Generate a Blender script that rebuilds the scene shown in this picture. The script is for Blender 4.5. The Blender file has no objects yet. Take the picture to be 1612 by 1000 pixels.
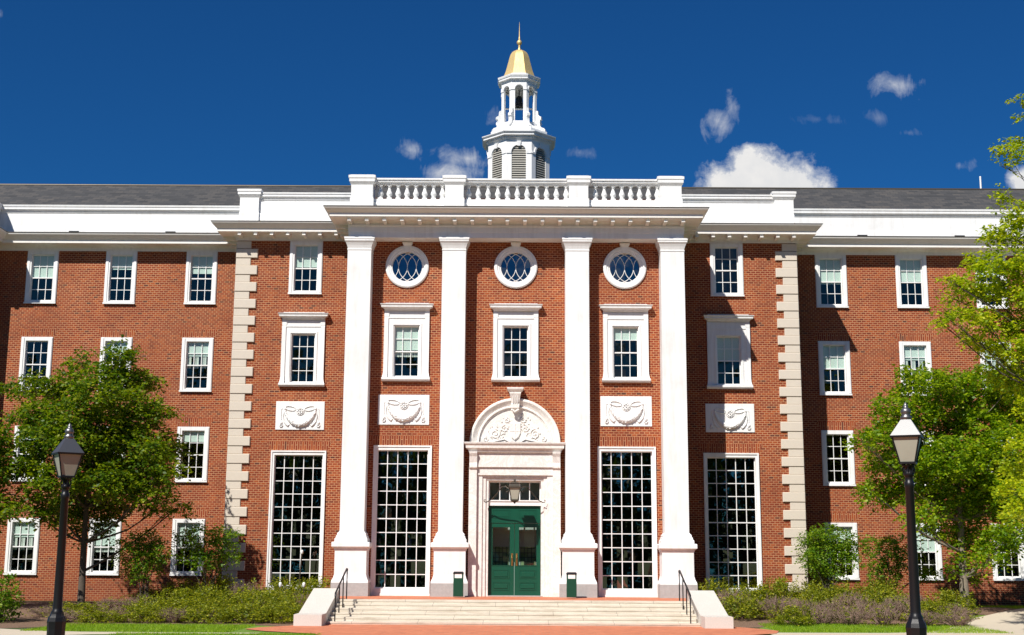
import bpy, math, random
import numpy as np
from mathutils import Vector, Matrix
R_ = math.radians
pi = math.pi
random.seed(7)
sc = bpy.context.scene
col = sc.collection

# ------------------------------------------------------------------ camera
F = 2060.0
cam_d = bpy.data.cameras.new('camera')
cam_d.sensor_width = 36.0
cam_d.lens = 36.0*F/1612.0
cam_d.clip_start = 0.1
cam_d.clip_end = 3000
cam = bpy.data.objects.new('camera', cam_d)
col.objects.link(cam)
cam.matrix_world = (Matrix.Translation((0.08, -43.5, 1.9)) @ Matrix.Rotation(0.004, 4, 'Z')
                    @ Matrix.Rotation(pi/2+math.atan(380/F), 4, 'X') @ Matrix.Rotation(0.006, 4, 'Z'))
sc.camera = cam

# ------------------------------------------------------------------ world, sun, exposure
TO_SUN = Vector((-0.58, -1.0, 1.23)).normalized()
SUN_EL = math.asin(TO_SUN.z)
SUN_ROT = math.atan2(TO_SUN.x, TO_SUN.y)
sun_d = bpy.data.lights.new('sun', 'SUN')
sun_d.energy = 5.0
sun_d.angle = R_(0.5)
sun_d.color = (1.0, 0.955, 0.89)
sun = bpy.data.objects.new('sun', sun_d)
sun.rotation_euler = TO_SUN.to_track_quat('Z', 'Y').to_euler()
sun.location = TO_SUN*80
col.objects.link(sun)

world = bpy.data.worlds.new('World')
sc.world = world
world.use_nodes = True
sc.view_settings.view_transform = 'Standard'
sc.view_settings.look = 'None'
sc.view_settings.exposure = 0.38
sc.view_settings.gamma = 1.0


class NT:
    """tiny node helper"""
    def __init__(s, tree):
        s.t = tree
        tree.nodes.clear()

    def n(s, kind, ins=None, **props):
        nd = s.t.nodes.new(kind)
        for k, v in props.items():
            setattr(nd, k, v)
        for k, v in (ins or {}).items():
            s.set(nd, k, v)
        return nd

    def set(s, nd, k, v):
        sock = nd.inputs[k]
        if isinstance(v, bpy.types.NodeSocket):
            s.t.links.new(v, sock)
        elif isinstance(v, bpy.types.Node):
            s.t.links.new(v.outputs[0], sock)
        else:
            if hasattr(sock.default_value, '__len__') and len(sock.default_value) == 4 and len(v) == 3:
                v = (*v, 1)
            sock.default_value = v

    def m(s, op, a, b=0.0, c=0.0, clamp=False):
        nd = s.n('ShaderNodeMath', {0: a, 1: b, 2: c}, operation=op)
        nd.use_clamp = clamp
        return nd.outputs[0]

    def mix(s, f, a, b, mode='MIX'):
        nd = s.n('ShaderNodeMixRGB', {0: f, 1: a, 2: b}, blend_type=mode)
        return nd.outputs[0]

    def ramp(s, f, stops, interp='LINEAR'):
        nd = s.n('ShaderNodeValToRGB', {0: f})
        cr = nd.color_ramp
        cr.interpolation = interp
        while len(cr.elements) < len(stops):
            cr.elements.new(0.5)
        for e, (p, c) in zip(cr.elements, stops):
            e.position = p
            e.color = (*c, 1) if len(c) == 3 else c
        return nd.outputs[0]


def build_world():
    w = NT(world.node_tree)
    sky = w.n('ShaderNodeTexSky', sky_type='NISHITA', sun_disc=False, sun_elevation=SUN_EL,
              sun_rotation=SUN_ROT, altitude=200.0, air_density=1.0, dust_density=0.2, ozone_density=3.0)
    tint = w.mix(1.0, sky.outputs[0], (0.055, 0.262, 0.50), 'MULTIPLY')      # polarising filter of the photograph
    tc = w.n('ShaderNodeTexCoord')
    d = tc.outputs['Generated']
    sx = w.n('ShaderNodeSeparateXYZ', {0: d})
    X, Y, Z = sx.outputs
    ysafe = w.m('MAXIMUM', Y, 0.05)
    u = w.m('DIVIDE', X, ysafe)
    v = w.m('DIVIDE', Z, ysafe)
    uv = w.n('ShaderNodeCombineXYZ', {0: u, 1: v, 2: 0.0}).outputs[0]
    n1 = w.n('ShaderNodeTexNoise', {'Vector': uv, 'Scale': 26.0, 'Detail': 10.0, 'Roughness': 0.62})
    n2 = w.n('ShaderNodeTexNoise', {'Vector': uv, 'Scale': 75.0, 'Detail': 9.0, 'Roughness': 0.66})
    wv = w.n('ShaderNodeVectorMath', {0: uv, 1: (9, 4, 0)}, operation='MULTIPLY').outputs[0]
    n3 = w.n('ShaderNodeTexNoise', {'Vector': wv, 'Scale': 5.0, 'Detail': 12.0, 'Roughness': 0.6, 'Distortion': 0.8})
    nsum = w.m('ADD', w.m('MULTIPLY', w.m('SUBTRACT', n1.outputs[0], 0.5), 1.5),
               w.m('MULTIPLY', w.m('SUBTRACT', n2.outputs[0], 0.5), 1.0))
    wisp = w.m('SUBTRACT', n3.outputs[0], 0.5)
    # (u, v, radius u, radius v, density, wispiness)
    blobs = [(0.193, 0.293, 0.052, 0.031, 1.6, 0.55), (0.170, 0.290, 0.026, 0.024, 1.4, 0.5),
             (0.218, 0.292, 0.034, 0.024, 1.4, 0.5), (0.186, 0.310, 0.028, 0.018, 1.4, 0.6),
             (0.160, 0.345, 0.013, 0.013, 0.7, 2.4), (0.171, 0.357, 0.006, 0.016, 0.6, 2.4),
             (0.303, 0.376, 0.022, 0.0095, 0.75, 2.0), (-0.0835, 0.320, 0.0145, 0.0095, 0.95, 1.6),
             (-0.040, 0.313, 0.020, 0.010, 0.95, 1.7), (-0.052, 0.301, 0.026, 0.009, 1.0, 1.6),
             (0.400, 0.296, 0.016, 0.014, 1.2, 0.9), (-0.421, 0.432, 0.010, 0.008, 0.6, 2.2),
             (0.350, 0.309, 0.009, 0.005, 0.5, 2.2), (-0.018, 0.341, 0.012, 0.015, 0.75, 2.0),
             (0.048, 0.318, 0.018, 0.006, 0.42, 2.2), (0.312, 0.336, 0.012, 0.005, 0.42, 2.2),
             (0.238, 0.347, 0.016, 0.005, 0.25, 2.4),
             (0.288, 0.348, 0.012, 0.007, 0.3, 2.4)]
    tot = None
    for (cu, cv, ru, rv, dn, wi) in blobs:
        a = w.m('DIVIDE', w.m('SUBTRACT', u, cu), ru)
        b = w.m('DIVIDE', w.m('SUBTRACT', v, cv), rv)
        r2 = w.m('SQRT', w.m('ADD', w.m('MULTIPLY', a, a), w.m('MULTIPLY', b, b)))
        base = w.m('SUBTRACT', 1.0, r2)
        nz = w.m('MULTIPLY', nsum, 0.9 if wi < 1 else 1.25)
        e = w.m('ADD', base, nz)
        if wi > 1:
            e = w.m('ADD', w.m('SUBTRACT', e, 0.12), w.m('MULTIPLY', wisp, wi*1.9))
        k = w.m('MULTIPLY', e, 2.1 if wi < 1 else 0.75, clamp=True)
        k = w.m('MULTIPLY', k, min(dn, 1.0) if wi < 1 else dn*0.82)
        tot = k if tot is None else w.m('MAXIMUM', tot, k)
    front = w.m('GREATER_THAN', Y, 0.06)
    tot = w.m('MULTIPLY', tot, front)
    # clouds behind the viewer (mirrored by the window panes)
    n4 = w.n('ShaderNodeTexNoise', {'Vector': d, 'Scale': 3.2, 'Detail': 9.0, 'Roughness': 0.6})
    back = w.m('MULTIPLY', w.m('MULTIPLY', w.m('SUBTRACT', n4.outputs[0], 0.62), 9.0, clamp=True), w.m('LESS_THAN', Y, 0.0))
    tot = w.m('MAXIMUM', tot, w.m('MULTIPLY', back, 0.8), clamp=True)
    # soft modelling of the cloud: lower parts greyer, edges bluish
    shade = w.m('ADD', w.m('MULTIPLY', w.m('SUBTRACT', v, 0.29), 6.0), w.m('ADD', 0.75, w.m('MULTIPLY', w.m('SUBTRACT', n1.outputs[0], 0.5), 1.6)), clamp=True)
    ccol = w.mix(shade, (4.3, 4.6, 5.1), (6.6, 6.5, 6.4))
    ccol2 = w.mix(w.m('POWER', tot, 0.8), (3.4, 4.0, 5.0), ccol)
    out = w.mix(tot, tint, ccol2)
    bg = w.n('ShaderNodeBackground', {'Color': out, 'Strength': 0.1})
    w.n('ShaderNodeOutputWorld', {'Surface': bg.outputs[0]})


build_world()

# ------------------------------------------------------------------ materials


def mat(name, fn):
    m = bpy.data.materials.new(name)
    m.use_nodes = True
    t = NT(m.node_tree)
    sh = fn(t)
    t.n('ShaderNodeOutputMaterial', {'Surface': sh})
    return m


def bsdf(t, color, rough=0.6, **kw):
    ins = {'Base Color': color, 'Roughness': rough}
    ins.update(kw)
    return t.n('ShaderNodeBsdfPrincipled', ins).outputs[0]


def objc(t):
    return t.n('ShaderNodeTexCoord').outputs['Object']


def noise(t, vec, scale, detail=4.0, rough=0.55, dist=0.0):
    return t.n('ShaderNodeTexNoise', {'Vector': vec, 'Scale': scale, 'Detail': detail, 'Roughness': rough, 'Distortion': dist}).outputs[0]


def bump(t, h, strength=0.3, dist=0.02):
    return t.n('ShaderNodeBump', {'Height': h, 'Strength': strength, 'Distance': dist}).outputs[0]


def brick_mat(name, tint=(1, 1, 1), vertical=False):
    def f(t):
        o = objc(t)
        s = t.n('ShaderNodeSeparateXYZ', {0: o})
        h = t.m('ADD', s.outputs[0], s.outputs[1])
        if vertical:
            vec = t.n('ShaderNodeCombineXYZ', {0: s.outputs[2], 1: h, 2: 0.0}).outputs[0]
        else:
            vec = t.n('ShaderNodeCombineXYZ', {0: h, 1: s.outputs[2], 2: 0.0}).outputs[0]
        bw = 0.17 if not vertical else 0.34
        kw = {'Vector': vec, 'Scale': 1.0, 'Mortar Size': 0.0092, 'Mortar Smooth': 0.15, 'Brick Width': bw, 'Row Height': 0.077}
        b1 = t.n('ShaderNodeTexBrick', {**kw, 'Color1': (0, 0, 0), 'Color2': (1, 1, 1), 'Mortar': (0.5, 0.5, 0.5), 'Bias': 0.0})
        rnd = b1.outputs[0]
        c = t.ramp(rnd, [(0.0, (0.115, 0.016, 0.005)), (0.07, (0.185, 0.028, 0.006)), (0.45, (0.245, 0.038, 0.009)),
                         (0.8, (0.305, 0.056, 0.010)), (1.0, (0.37, 0.083, 0.015))])
        n = noise(t, o, 0.55, 5.0, 0.6)
        n2 = noise(t, o, 22.0, 3.0, 0.6)
        c = t.mix(t.m('MULTIPLY', n2, 0.5), c, (0.17, 0.027, 0.007))
        dark = t.m('LESS_THAN', t.m('FRACT', t.m('MULTIPLY', rnd, 37.7)), 0.022)
        c = t.mix(t.m('MULTIPLY', dark, 0.75), c, (0.05, 0.02, 0.016))
        mort = t.mix(noise(t, o, 1.3, 3.0), (0.33, 0.135, 0.058), (0.66, 0.37, 0.19))
        c = t.mix(b1.outputs[1], c, mort)
        sv = t.n('ShaderNodeVectorMath', {0: o, 1: (1.2, 1.2, 0.16)}, operation='MULTIPLY').outputs[0]
        streak = noise(t, sv, 1.6, 5.0, 0.6)
        val = t.m('ADD', t.m('ADD', 0.62, t.m('MULTIPLY', n, 0.42)), t.m('MULTIPLY', streak, 0.36))
        c = t.mix(1.0, c, t.n('ShaderNodeCombineXYZ', {0: val, 1: val, 2: val}).outputs[0], 'MULTIPLY')
        c = t.mix(1.0, c, tint, 'MULTIPLY')
        pn = noise(t, o, 0.23, 6.0, 0.62, 0.6)
        patch = t.m('MULTIPLY', t.m('SUBTRACT', pn, 0.50), 3.0, clamp=True)
        c = t.mix(t.m('MULTIPLY', patch, 0.42), c, (0.15, 0.026, 0.009))
        damp = t.m('MULTIPLY', t.m('SUBTRACT', t.m('ADD', 1.0, t.m('MULTIPLY', n, 1.2)), t.m('MULTIPLY', s.outputs[2], 0.75)), 0.45, clamp=True)
        c = t.mix(t.m('MULTIPLY', damp, 0.5), c, (0.13, 0.03, 0.014))
        hgt = t.m('ADD', t.m('SUBTRACT', 1.0, b1.outputs[1]), t.m('MULTIPLY', n2, 0.25))
        return bsdf(t, c, 0.9, Normal=bump(t, hgt, 0.8, 0.012))
    return mat(name, f)


def white_mat(name, base=(0.80, 0.80, 0.785), rough=0.45, dirt=0.1, scale=1.0):
    def f(t):
        o = objc(t)
        n = noise(t, o, 1.1*scale, 6.0, 0.65)
        sv = t.n('ShaderNodeVectorMath', {0: o, 1: (5, 5, 0.5)}, operation='MULTIPLY').outputs[0]
        st = noise(t, sv, 1.5*scale, 5.0, 0.6)
        k = t.m('MULTIPLY', t.m('SUBTRACT', t.m('ADD', n, st), 0.95), 2.2, clamp=True)
        c = t.mix(t.m('MULTIPLY', k, dirt), base, (0.42, 0.38, 0.32))
        return bsdf(t, c, rough, Normal=bump(t, noise(t, o, 30, 3.0), 0.06, 0.01))
    return mat(name, f)


def stone_mat(name, a, b, speck=60.0, amt=0.35, rough=0.8, veins=False):
    def f(t):
        o = objc(t)
        n = noise(t, o, 1.7, 7.0, 0.65)
        s = noise(t, o, speck, 3.0, 0.75)
        c = t.mix(n, a, b)
        k = t.m('MULTIPLY', t.m('SUBTRACT', s, 0.38), 3.2, clamp=True)
        c = t.mix(t.m('MULTIPLY', t.m('SUBTRACT', 1.0, k), amt), c, tuple(x*0.35 for x in a))
        if veins:
            v = noise(t, o, 1.6, 8.0, 0.7, 2.2)
            vk = t.m('SUBTRACT', 1.0, t.m('MULTIPLY', t.m('ABSOLUTE', t.m('SUBTRACT', v, 0.5)), 14.0), clamp=True)
            c = t.mix(t.m('MULTIPLY', vk, 0.30), c, (0.34, 0.28, 0.26))
        return bsdf(t, c, rough, Normal=bump(t, s, 0.25, 0.01))
    return mat(name, f)


def leaf_mat(name, dark, mid, bright, trans=0.45, tcol=None):
    def f(t):
        g = t.n('ShaderNodeNewGeometry')
        r = g.outputs['Random Per Island']
        n = noise(t, objc(t), 0.9, 2.0)
        k = t.m('ADD', t.m('MULTIPLY', r, 0.65), t.m('MULTIPLY', n, 0.5), clamp=True)
        c = t.ramp(k, [(0.1, dark), (0.5, mid), (0.95, bright)])
        d = t.n('ShaderNodeBsdfPrincipled', {'Base Color': c, 'Roughness': 0.5, 'Specular IOR Level': 0.3}).outputs[0]
        tc = t.mix(1.0, c, tcol or (1.5, 1.6, 0.5), 'MULTIPLY')
        tr = t.n('ShaderNodeBsdfTranslucent', {'Color': tc}).outputs[0]
        return t.n('ShaderNodeMixShader', {0: trans, 1: d, 2: tr}).outputs[0]
    return mat(name, f)


def plain(name, c, rough=0.5, metal=0.0, nscale=8.0, namt=0.25, bmp=0.1, spec=0.5):
    def f(t):
        o = objc(t)
        n = noise(t, o, nscale, 5.0, 0.6)
        cc = t.mix(t.m('MULTIPLY', n, namt), c, tuple(x*0.45 for x in c))
        return bsdf(t, cc, rough, Metallic=metal, Normal=bump(t, noise(t, o, nscale*5, 3.0), bmp, 0.01), **{'Specular IOR Level': spec})
    return mat(name, f)


def glass_mat(name, fac, tint=(0.90, 0.94, 0.92), wavy=0.02, gcol=(0.60, 0.52, 0.44), tilt=0.05):
    def f(t):
        o = objc(t)
        n = t.n('ShaderNodeBump', {'Height': noise(t, o, 1.3, 2.0), 'Strength': wavy*6, 'Distance': 0.05}).outputs[0]
        sn = t.n('ShaderNodeVectorMath', {0: o, 1: (0.338, 5.0, 0.45)}, operation='SNAP').outputs[0]
        wn = t.n('ShaderNodeTexWhiteNoise', {'Vector': sn}).outputs['Color']
        off = t.n('ShaderNodeVectorMath', {0: wn, 1: (0.5, 0.5, 0.5)}, operation='SUBTRACT').outputs[0]
        off = t.n('ShaderNodeVectorMath', {0: off, 3: tilt}, operation='SCALE').outputs[0]
        n = t.n('ShaderNodeVectorMath', {0: n, 1: off}, operation='ADD').outputs[0]
        n = t.n('ShaderNodeVectorMath', {0: n}, operation='NORMALIZE').outputs[0]
        g = t.n('ShaderNodeBsdfGlossy', {'Color': gcol, 'Roughness': 0.015, 'Normal': n}).outputs[0]
        tr = t.n('ShaderNodeBsdfTransparent', {'Color': tint}).outputs[0]
        return t.n('ShaderNodeMixShader', {0: fac, 1: tr, 2: g}).outputs[0]
    return mat(name, f)


def step_mat():
    def f(t):
        o = objc(t)
        n = noise(t, o, 1.7, 7.0, 0.65)
        sp = noise(t, o, 38, 3.0, 0.7)
        sv = t.n('ShaderNodeVectorMath', {0: o, 1: (1.4, 3.0, 14.0)}, operation='MULTIPLY').outputs[0]
        st = noise(t, sv, 1.0, 7.0, 0.72)
        c = t.mix(n, (0.68, 0.62, 0.52), (0.57, 0.51, 0.41))
        k = t.m('MULTIPLY', t.m('SUBTRACT', st, 0.47), 4.0, clamp=True)
        c = t.mix(t.m('MULTIPLY', k, 0.65), c, (0.34, 0.26, 0.17))
        c = t.mix(t.m('MULTIPLY', t.m('MULTIPLY', t.m('SUBTRACT', sp, 0.5), 4.0, clamp=True), 0.35), c, (0.30, 0.27, 0.22))
        s = t.n('ShaderNodeSeparateXYZ', {0: o})
        row = t.m('FLOOR', t.m('MULTIPLY', s.outputs[2], 9.37))
        j = t.m('FRACT', t.m('MULTIPLY', t.m('ADD', s.outputs[0], t.m('MULTIPLY', row, 0.83)), 0.55))
        c = t.mix(t.m('MULTIPLY', t.m('LESS_THAN', j, 0.008), 0.6), c, (0.16, 0.13, 0.10))
        return bsdf(t, c, 0.8, Normal=bump(t, sp, 0.25, 0.01))
    return mat('step_granite', f)


def slate_mat():
    def f(t):
        o = objc(t)
        s = t.n('ShaderNodeSeparateXYZ', {0: o})
        vec = t.n('ShaderNodeCombineXYZ', {0: s.outputs[0], 1: t.m('MULTIPLY', s.outputs[2], 2.1), 2: 0.0}).outputs[0]
        b = t.n('ShaderNodeTexBrick', {'Vector': vec, 'Scale': 1.0, 'Brick Width': 0.33, 'Row Height': 0.24, 'Mortar Size': 0.012,
                                       'Color1': (0.0, 0.0, 0.0), 'Color2': (1, 1, 1), 'Mortar': (0.3, 0.3, 0.3)})
        sv = t.n('ShaderNodeVectorMath', {0: o, 1: (0.7, 0.7, 5.0)}, operation='MULTIPLY').outputs[0]
        n = noise(t, sv, 1.4, 6.0, 0.7)
        k = t.m('ADD', t.m('MULTIPLY', b.outputs[0], 0.45), t.m('MULTIPLY', n, 0.6), clamp=True)
        c = t.ramp(k, [(0.2, (0.028, 0.029, 0.030)), (0.5, (0.048, 0.048, 0.049)), (0.75, (0.070, 0.065, 0.060)), (0.95, (0.10, 0.085, 0.072))])
        c = t.mix(t.m('MULTIPLY', b.outputs[1], 0.35), c, (0.02, 0.02, 0.022))
        return bsdf(t, c, 0.75, Normal=bump(t, k, 0.4, 0.02))
    return mat('slate', f)


def paving_mat():
    def f(t):
        o = objc(t)
        kw = {'Vector': o, 'Scale': 1.0, 'Mortar Size': 0.006, 'Brick Width': 0.21, 'Row Height': 0.105}
        b = t.n('ShaderNodeTexBrick', {**kw, 'Color1': (0, 0, 0), 'Color2': (1, 1, 1), 'Mortar': (0.5, 0.5, 0.5)})
        c = t.ramp(b.outputs[0], [(0.0, (0.40, 0.085, 0.030)), (0.5, (0.52, 0.125, 0.045)), (1.0, (0.62, 0.18, 0.075))])
        c = t.mix(b.outputs[1], c, (0.36, 0.20, 0.13))
        n = noise(t, o, 0.8, 6.0, 0.7)
        c = t.mix(t.m('MULTIPLY', n, 0.4), c, (0.60, 0.28, 0.16))
        return bsdf(t, c, 0.85)
    return mat('paving_brick', f)


def earth_mat(name, a, b, c3, scale=30.0):
    def f(t):
        o = objc(t)
        n = noise(t, o, scale, 6.0, 0.75)
        m = noise(t, o, 0.7, 4.0, 0.6)
        c = t.ramp(n, [(0.3, a), (0.5, b), (0.7, c3)])
        c = t.mix(t.m('MULTIPLY', m, 0.35), c, a)
        return bsdf(t, c, 0.95, Normal=bump(t, n, 0.8, 0.03))
    return mat(name, f)


def gold_mat():
    def f(t):
        o = objc(t)
        n = noise(t, o, 3.0, 6.0, 0.65)
        c = t.mix(n, (0.80, 0.62, 0.30), (0.62, 0.42, 0.15))
        s = t.n('ShaderNodeSeparateXYZ', {0: o})
        return bsdf(t, c, t.m('ADD', 0.42, t.m('MULTIPLY', n, 0.2)), Metallic=0.55, Normal=bump(t, noise(t, o, 9, 3.0), 0.25, 0.02))
    return mat('gold_leaf', f)


def bark_mat(name, c):
    def f(t):
        o = objc(t)
        sv = t.n('ShaderNodeVectorMath', {0: o, 1: (14, 14, 3)}, operation='MULTIPLY').outputs[0]
        n = noise(t, sv, 1.5, 6.0, 0.7)
        cc = t.mix(n, tuple(x*0.4 for x in c), tuple(x*1.3 for x in c))
        return bsdf(t, cc, 0.95, Normal=bump(t, n, 0.8, 0.03))
    return mat(name, f)


def brick_like_window():
    def f(t):
        o = objc(t)
        s = t.n('ShaderNodeSeparateXYZ', {0: o})
        vec = t.n('ShaderNodeCombineXYZ', {0: s.outputs[0], 1: s.outputs[2], 2: 0.0}).outputs[0]
        b = t.n('ShaderNodeTexBrick', {'Vector': vec, 'Scale': 1.0, 'Brick Width': 0.12, 'Row Height': 0.15, 'Mortar Size': 0.012,
                                       'Color1': (0.22, 0.35, 0.10), 'Color2': (0.50, 0.60, 0.35), 'Mortar': (0.12, 0.12, 0.10)}, offset=0.0)
        return bsdf(t, b.outputs[0], 0.6)
    return mat('painted_window_view', f)


M = dict(
    brick=brick_mat('brick'), soldier=brick_mat('brick_soldier', vertical=True),
    white=white_mat('white_paint', (0.79, 0.79, 0.775), 0.5, 0.34), white_bounce=white_mat('white_paint_bounce', (0.79, 0.765, 0.71), 0.5, 0.2),  # second paint: warm bounce off the paving put into the cornice colour
    marble=stone_mat('marble', (0.84, 0.815, 0.77), (0.78, 0.74, 0.68), 40, 0.04, 0.55, True),
    quoin=stone_mat('limestone', (0.68, 0.61, 0.51), (0.57, 0.50, 0.41), 70, 0.14),
    granite=stone_mat('granite', (0.74, 0.70, 0.64), (0.66, 0.61, 0.54), 55, 0.45),
    granite_grey=stone_mat('granite_grey', (0.46, 0.45, 0.43), (0.36, 0.35, 0.34), 8, 0.25),
    step=step_mat(),
    slate=slate_mat(), paving=paving_mat(), gold=gold_mat(),
    glass=glass_mat('window_glass', 0.075), glass_dark=glass_mat('tall_window_glass', 0.24, (0.45, 0.47, 0.46), 0.02, (0.8, 0.76, 0.70), 0.05),
    glass_blue=glass_mat('oculus_glass', 0.16, (0.2, 0.25, 0.3), 0.02, (0.85, 0.95, 1.0)), glass_door=glass_mat('door_glass', 0.08, (0.85, 0.9, 0.88), 0.01),
    glass_lamp=plain('frosted_lamp_glass', (0.40, 0.40, 0.32), 0.3, 0, 4, 0.5, 0.05),
    blind=plain('blind_fabric', (0.80, 0.88, 0.84), 0.9, 0, 2.0, 0.1, 0.0),
    blind_white=plain('curtain_fabric', (0.78, 0.80, 0.76), 0.9, 0, 2.0, 0.1, 0.0),
    dark=plain('dark_interior', (0.055, 0.052, 0.05), 0.9), black=plain('black_iron', (0.008, 0.008, 0.009), 0.4, 0.0, 20, 0.2, 0.12, 0.35),
    backing=plain('door_backing_pale', (0.62, 0.66, 0.64), 0.9), window_view=brick_like_window(), lamproof=plain('lamp_roof_enamel', (0.20, 0.20, 0.20), 0.42, 0.85, 20, 0.2, 0.05, 1.0),  # pale backing for the door glass; window view with daylight in its colour
    green=plain('green_door_paint', (0.003, 0.072, 0.040), 0.32, 0, 3.0, 0.25, 0.03), bin=plain('green_bin_metal', (0.004, 0.060, 0.032), 0.38),
    brass=plain('brass', (0.50, 0.33, 0.12), 0.3, 0.9), bronze=plain('bronze_dark', (0.10, 0.085, 0.065), 0.45, 0.6),
    copper=plain('copper_flashing', (0.060, 0.020, 0.014), 0.7), louvre=plain('louvre_paint', (0.42, 0.40, 0.35), 0.6),
    mulch=earth_mat('mulch', (0.060, 0.030, 0.017), (0.20, 0.12, 0.075), (0.34, 0.22, 0.14), 22.0),
    field=earth_mat('far_grass', (0.03, 0.05, 0.012), (0.055, 0.085, 0.018), (0.08, 0.11, 0.03), 6.0),
    soil=earth_mat('lawn_soil', (0.08, 0.14, 0.012), (0.14, 0.25, 0.020), (0.20, 0.32, 0.03), 25.0),
    concrete=stone_mat('path_concrete', (0.60, 0.52, 0.40), (0.54, 0.46, 0.35), 30, 0.15),
    grass=leaf_mat('grass_blade', (0.09, 0.17, 0.008), (0.20, 0.33, 0.012), (0.34, 0.44, 0.02), 0.4),
    leaf=leaf_mat('tree_leaf', (0.025, 0.07, 0.003), (0.085, 0.16, 0.004), (0.30, 0.33, 0.008), 0.45),
    leaf_bright=leaf_mat('locust_leaf', (0.10, 0.18, 0.005), (0.28, 0.37, 0.006), (0.58, 0.56, 0.012), 0.48),
    leaf_mid=leaf_mat('maple_leaf', (0.04, 0.105, 0.003), (0.135, 0.245, 0.004), (0.38, 0.44, 0.008), 0.45),
    leaf_shrub=leaf_mat('shrub_leaf', (0.035, 0.065, 0.004), (0.145, 0.185, 0.007), (0.42, 0.40, 0.018), 0.35),
    leaf_crape=leaf_mat('crape_leaf', (0.035, 0.10, 0.005), (0.10, 0.21, 0.008), (0.26, 0.34, 0.012), 0.42),
    leaf_back=leaf_mat('far_leaf', (0.02, 0.045, 0.006), (0.05, 0.09, 0.010), (0.09, 0.13, 0.014), 0.3),
    bark=bark_mat('bark', (0.10, 0.078, 0.058)), bark_grey=bark_mat('bark_grey', (0.24, 0.20, 0.15)),
    twig=bark_mat('twig', (0.34, 0.225, 0.175)), bell=plain('bell_bronze', (0.035, 0.035, 0.04), 0.4, 0.5),
)

# ------------------------------------------------------------------ mesh builder


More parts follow.
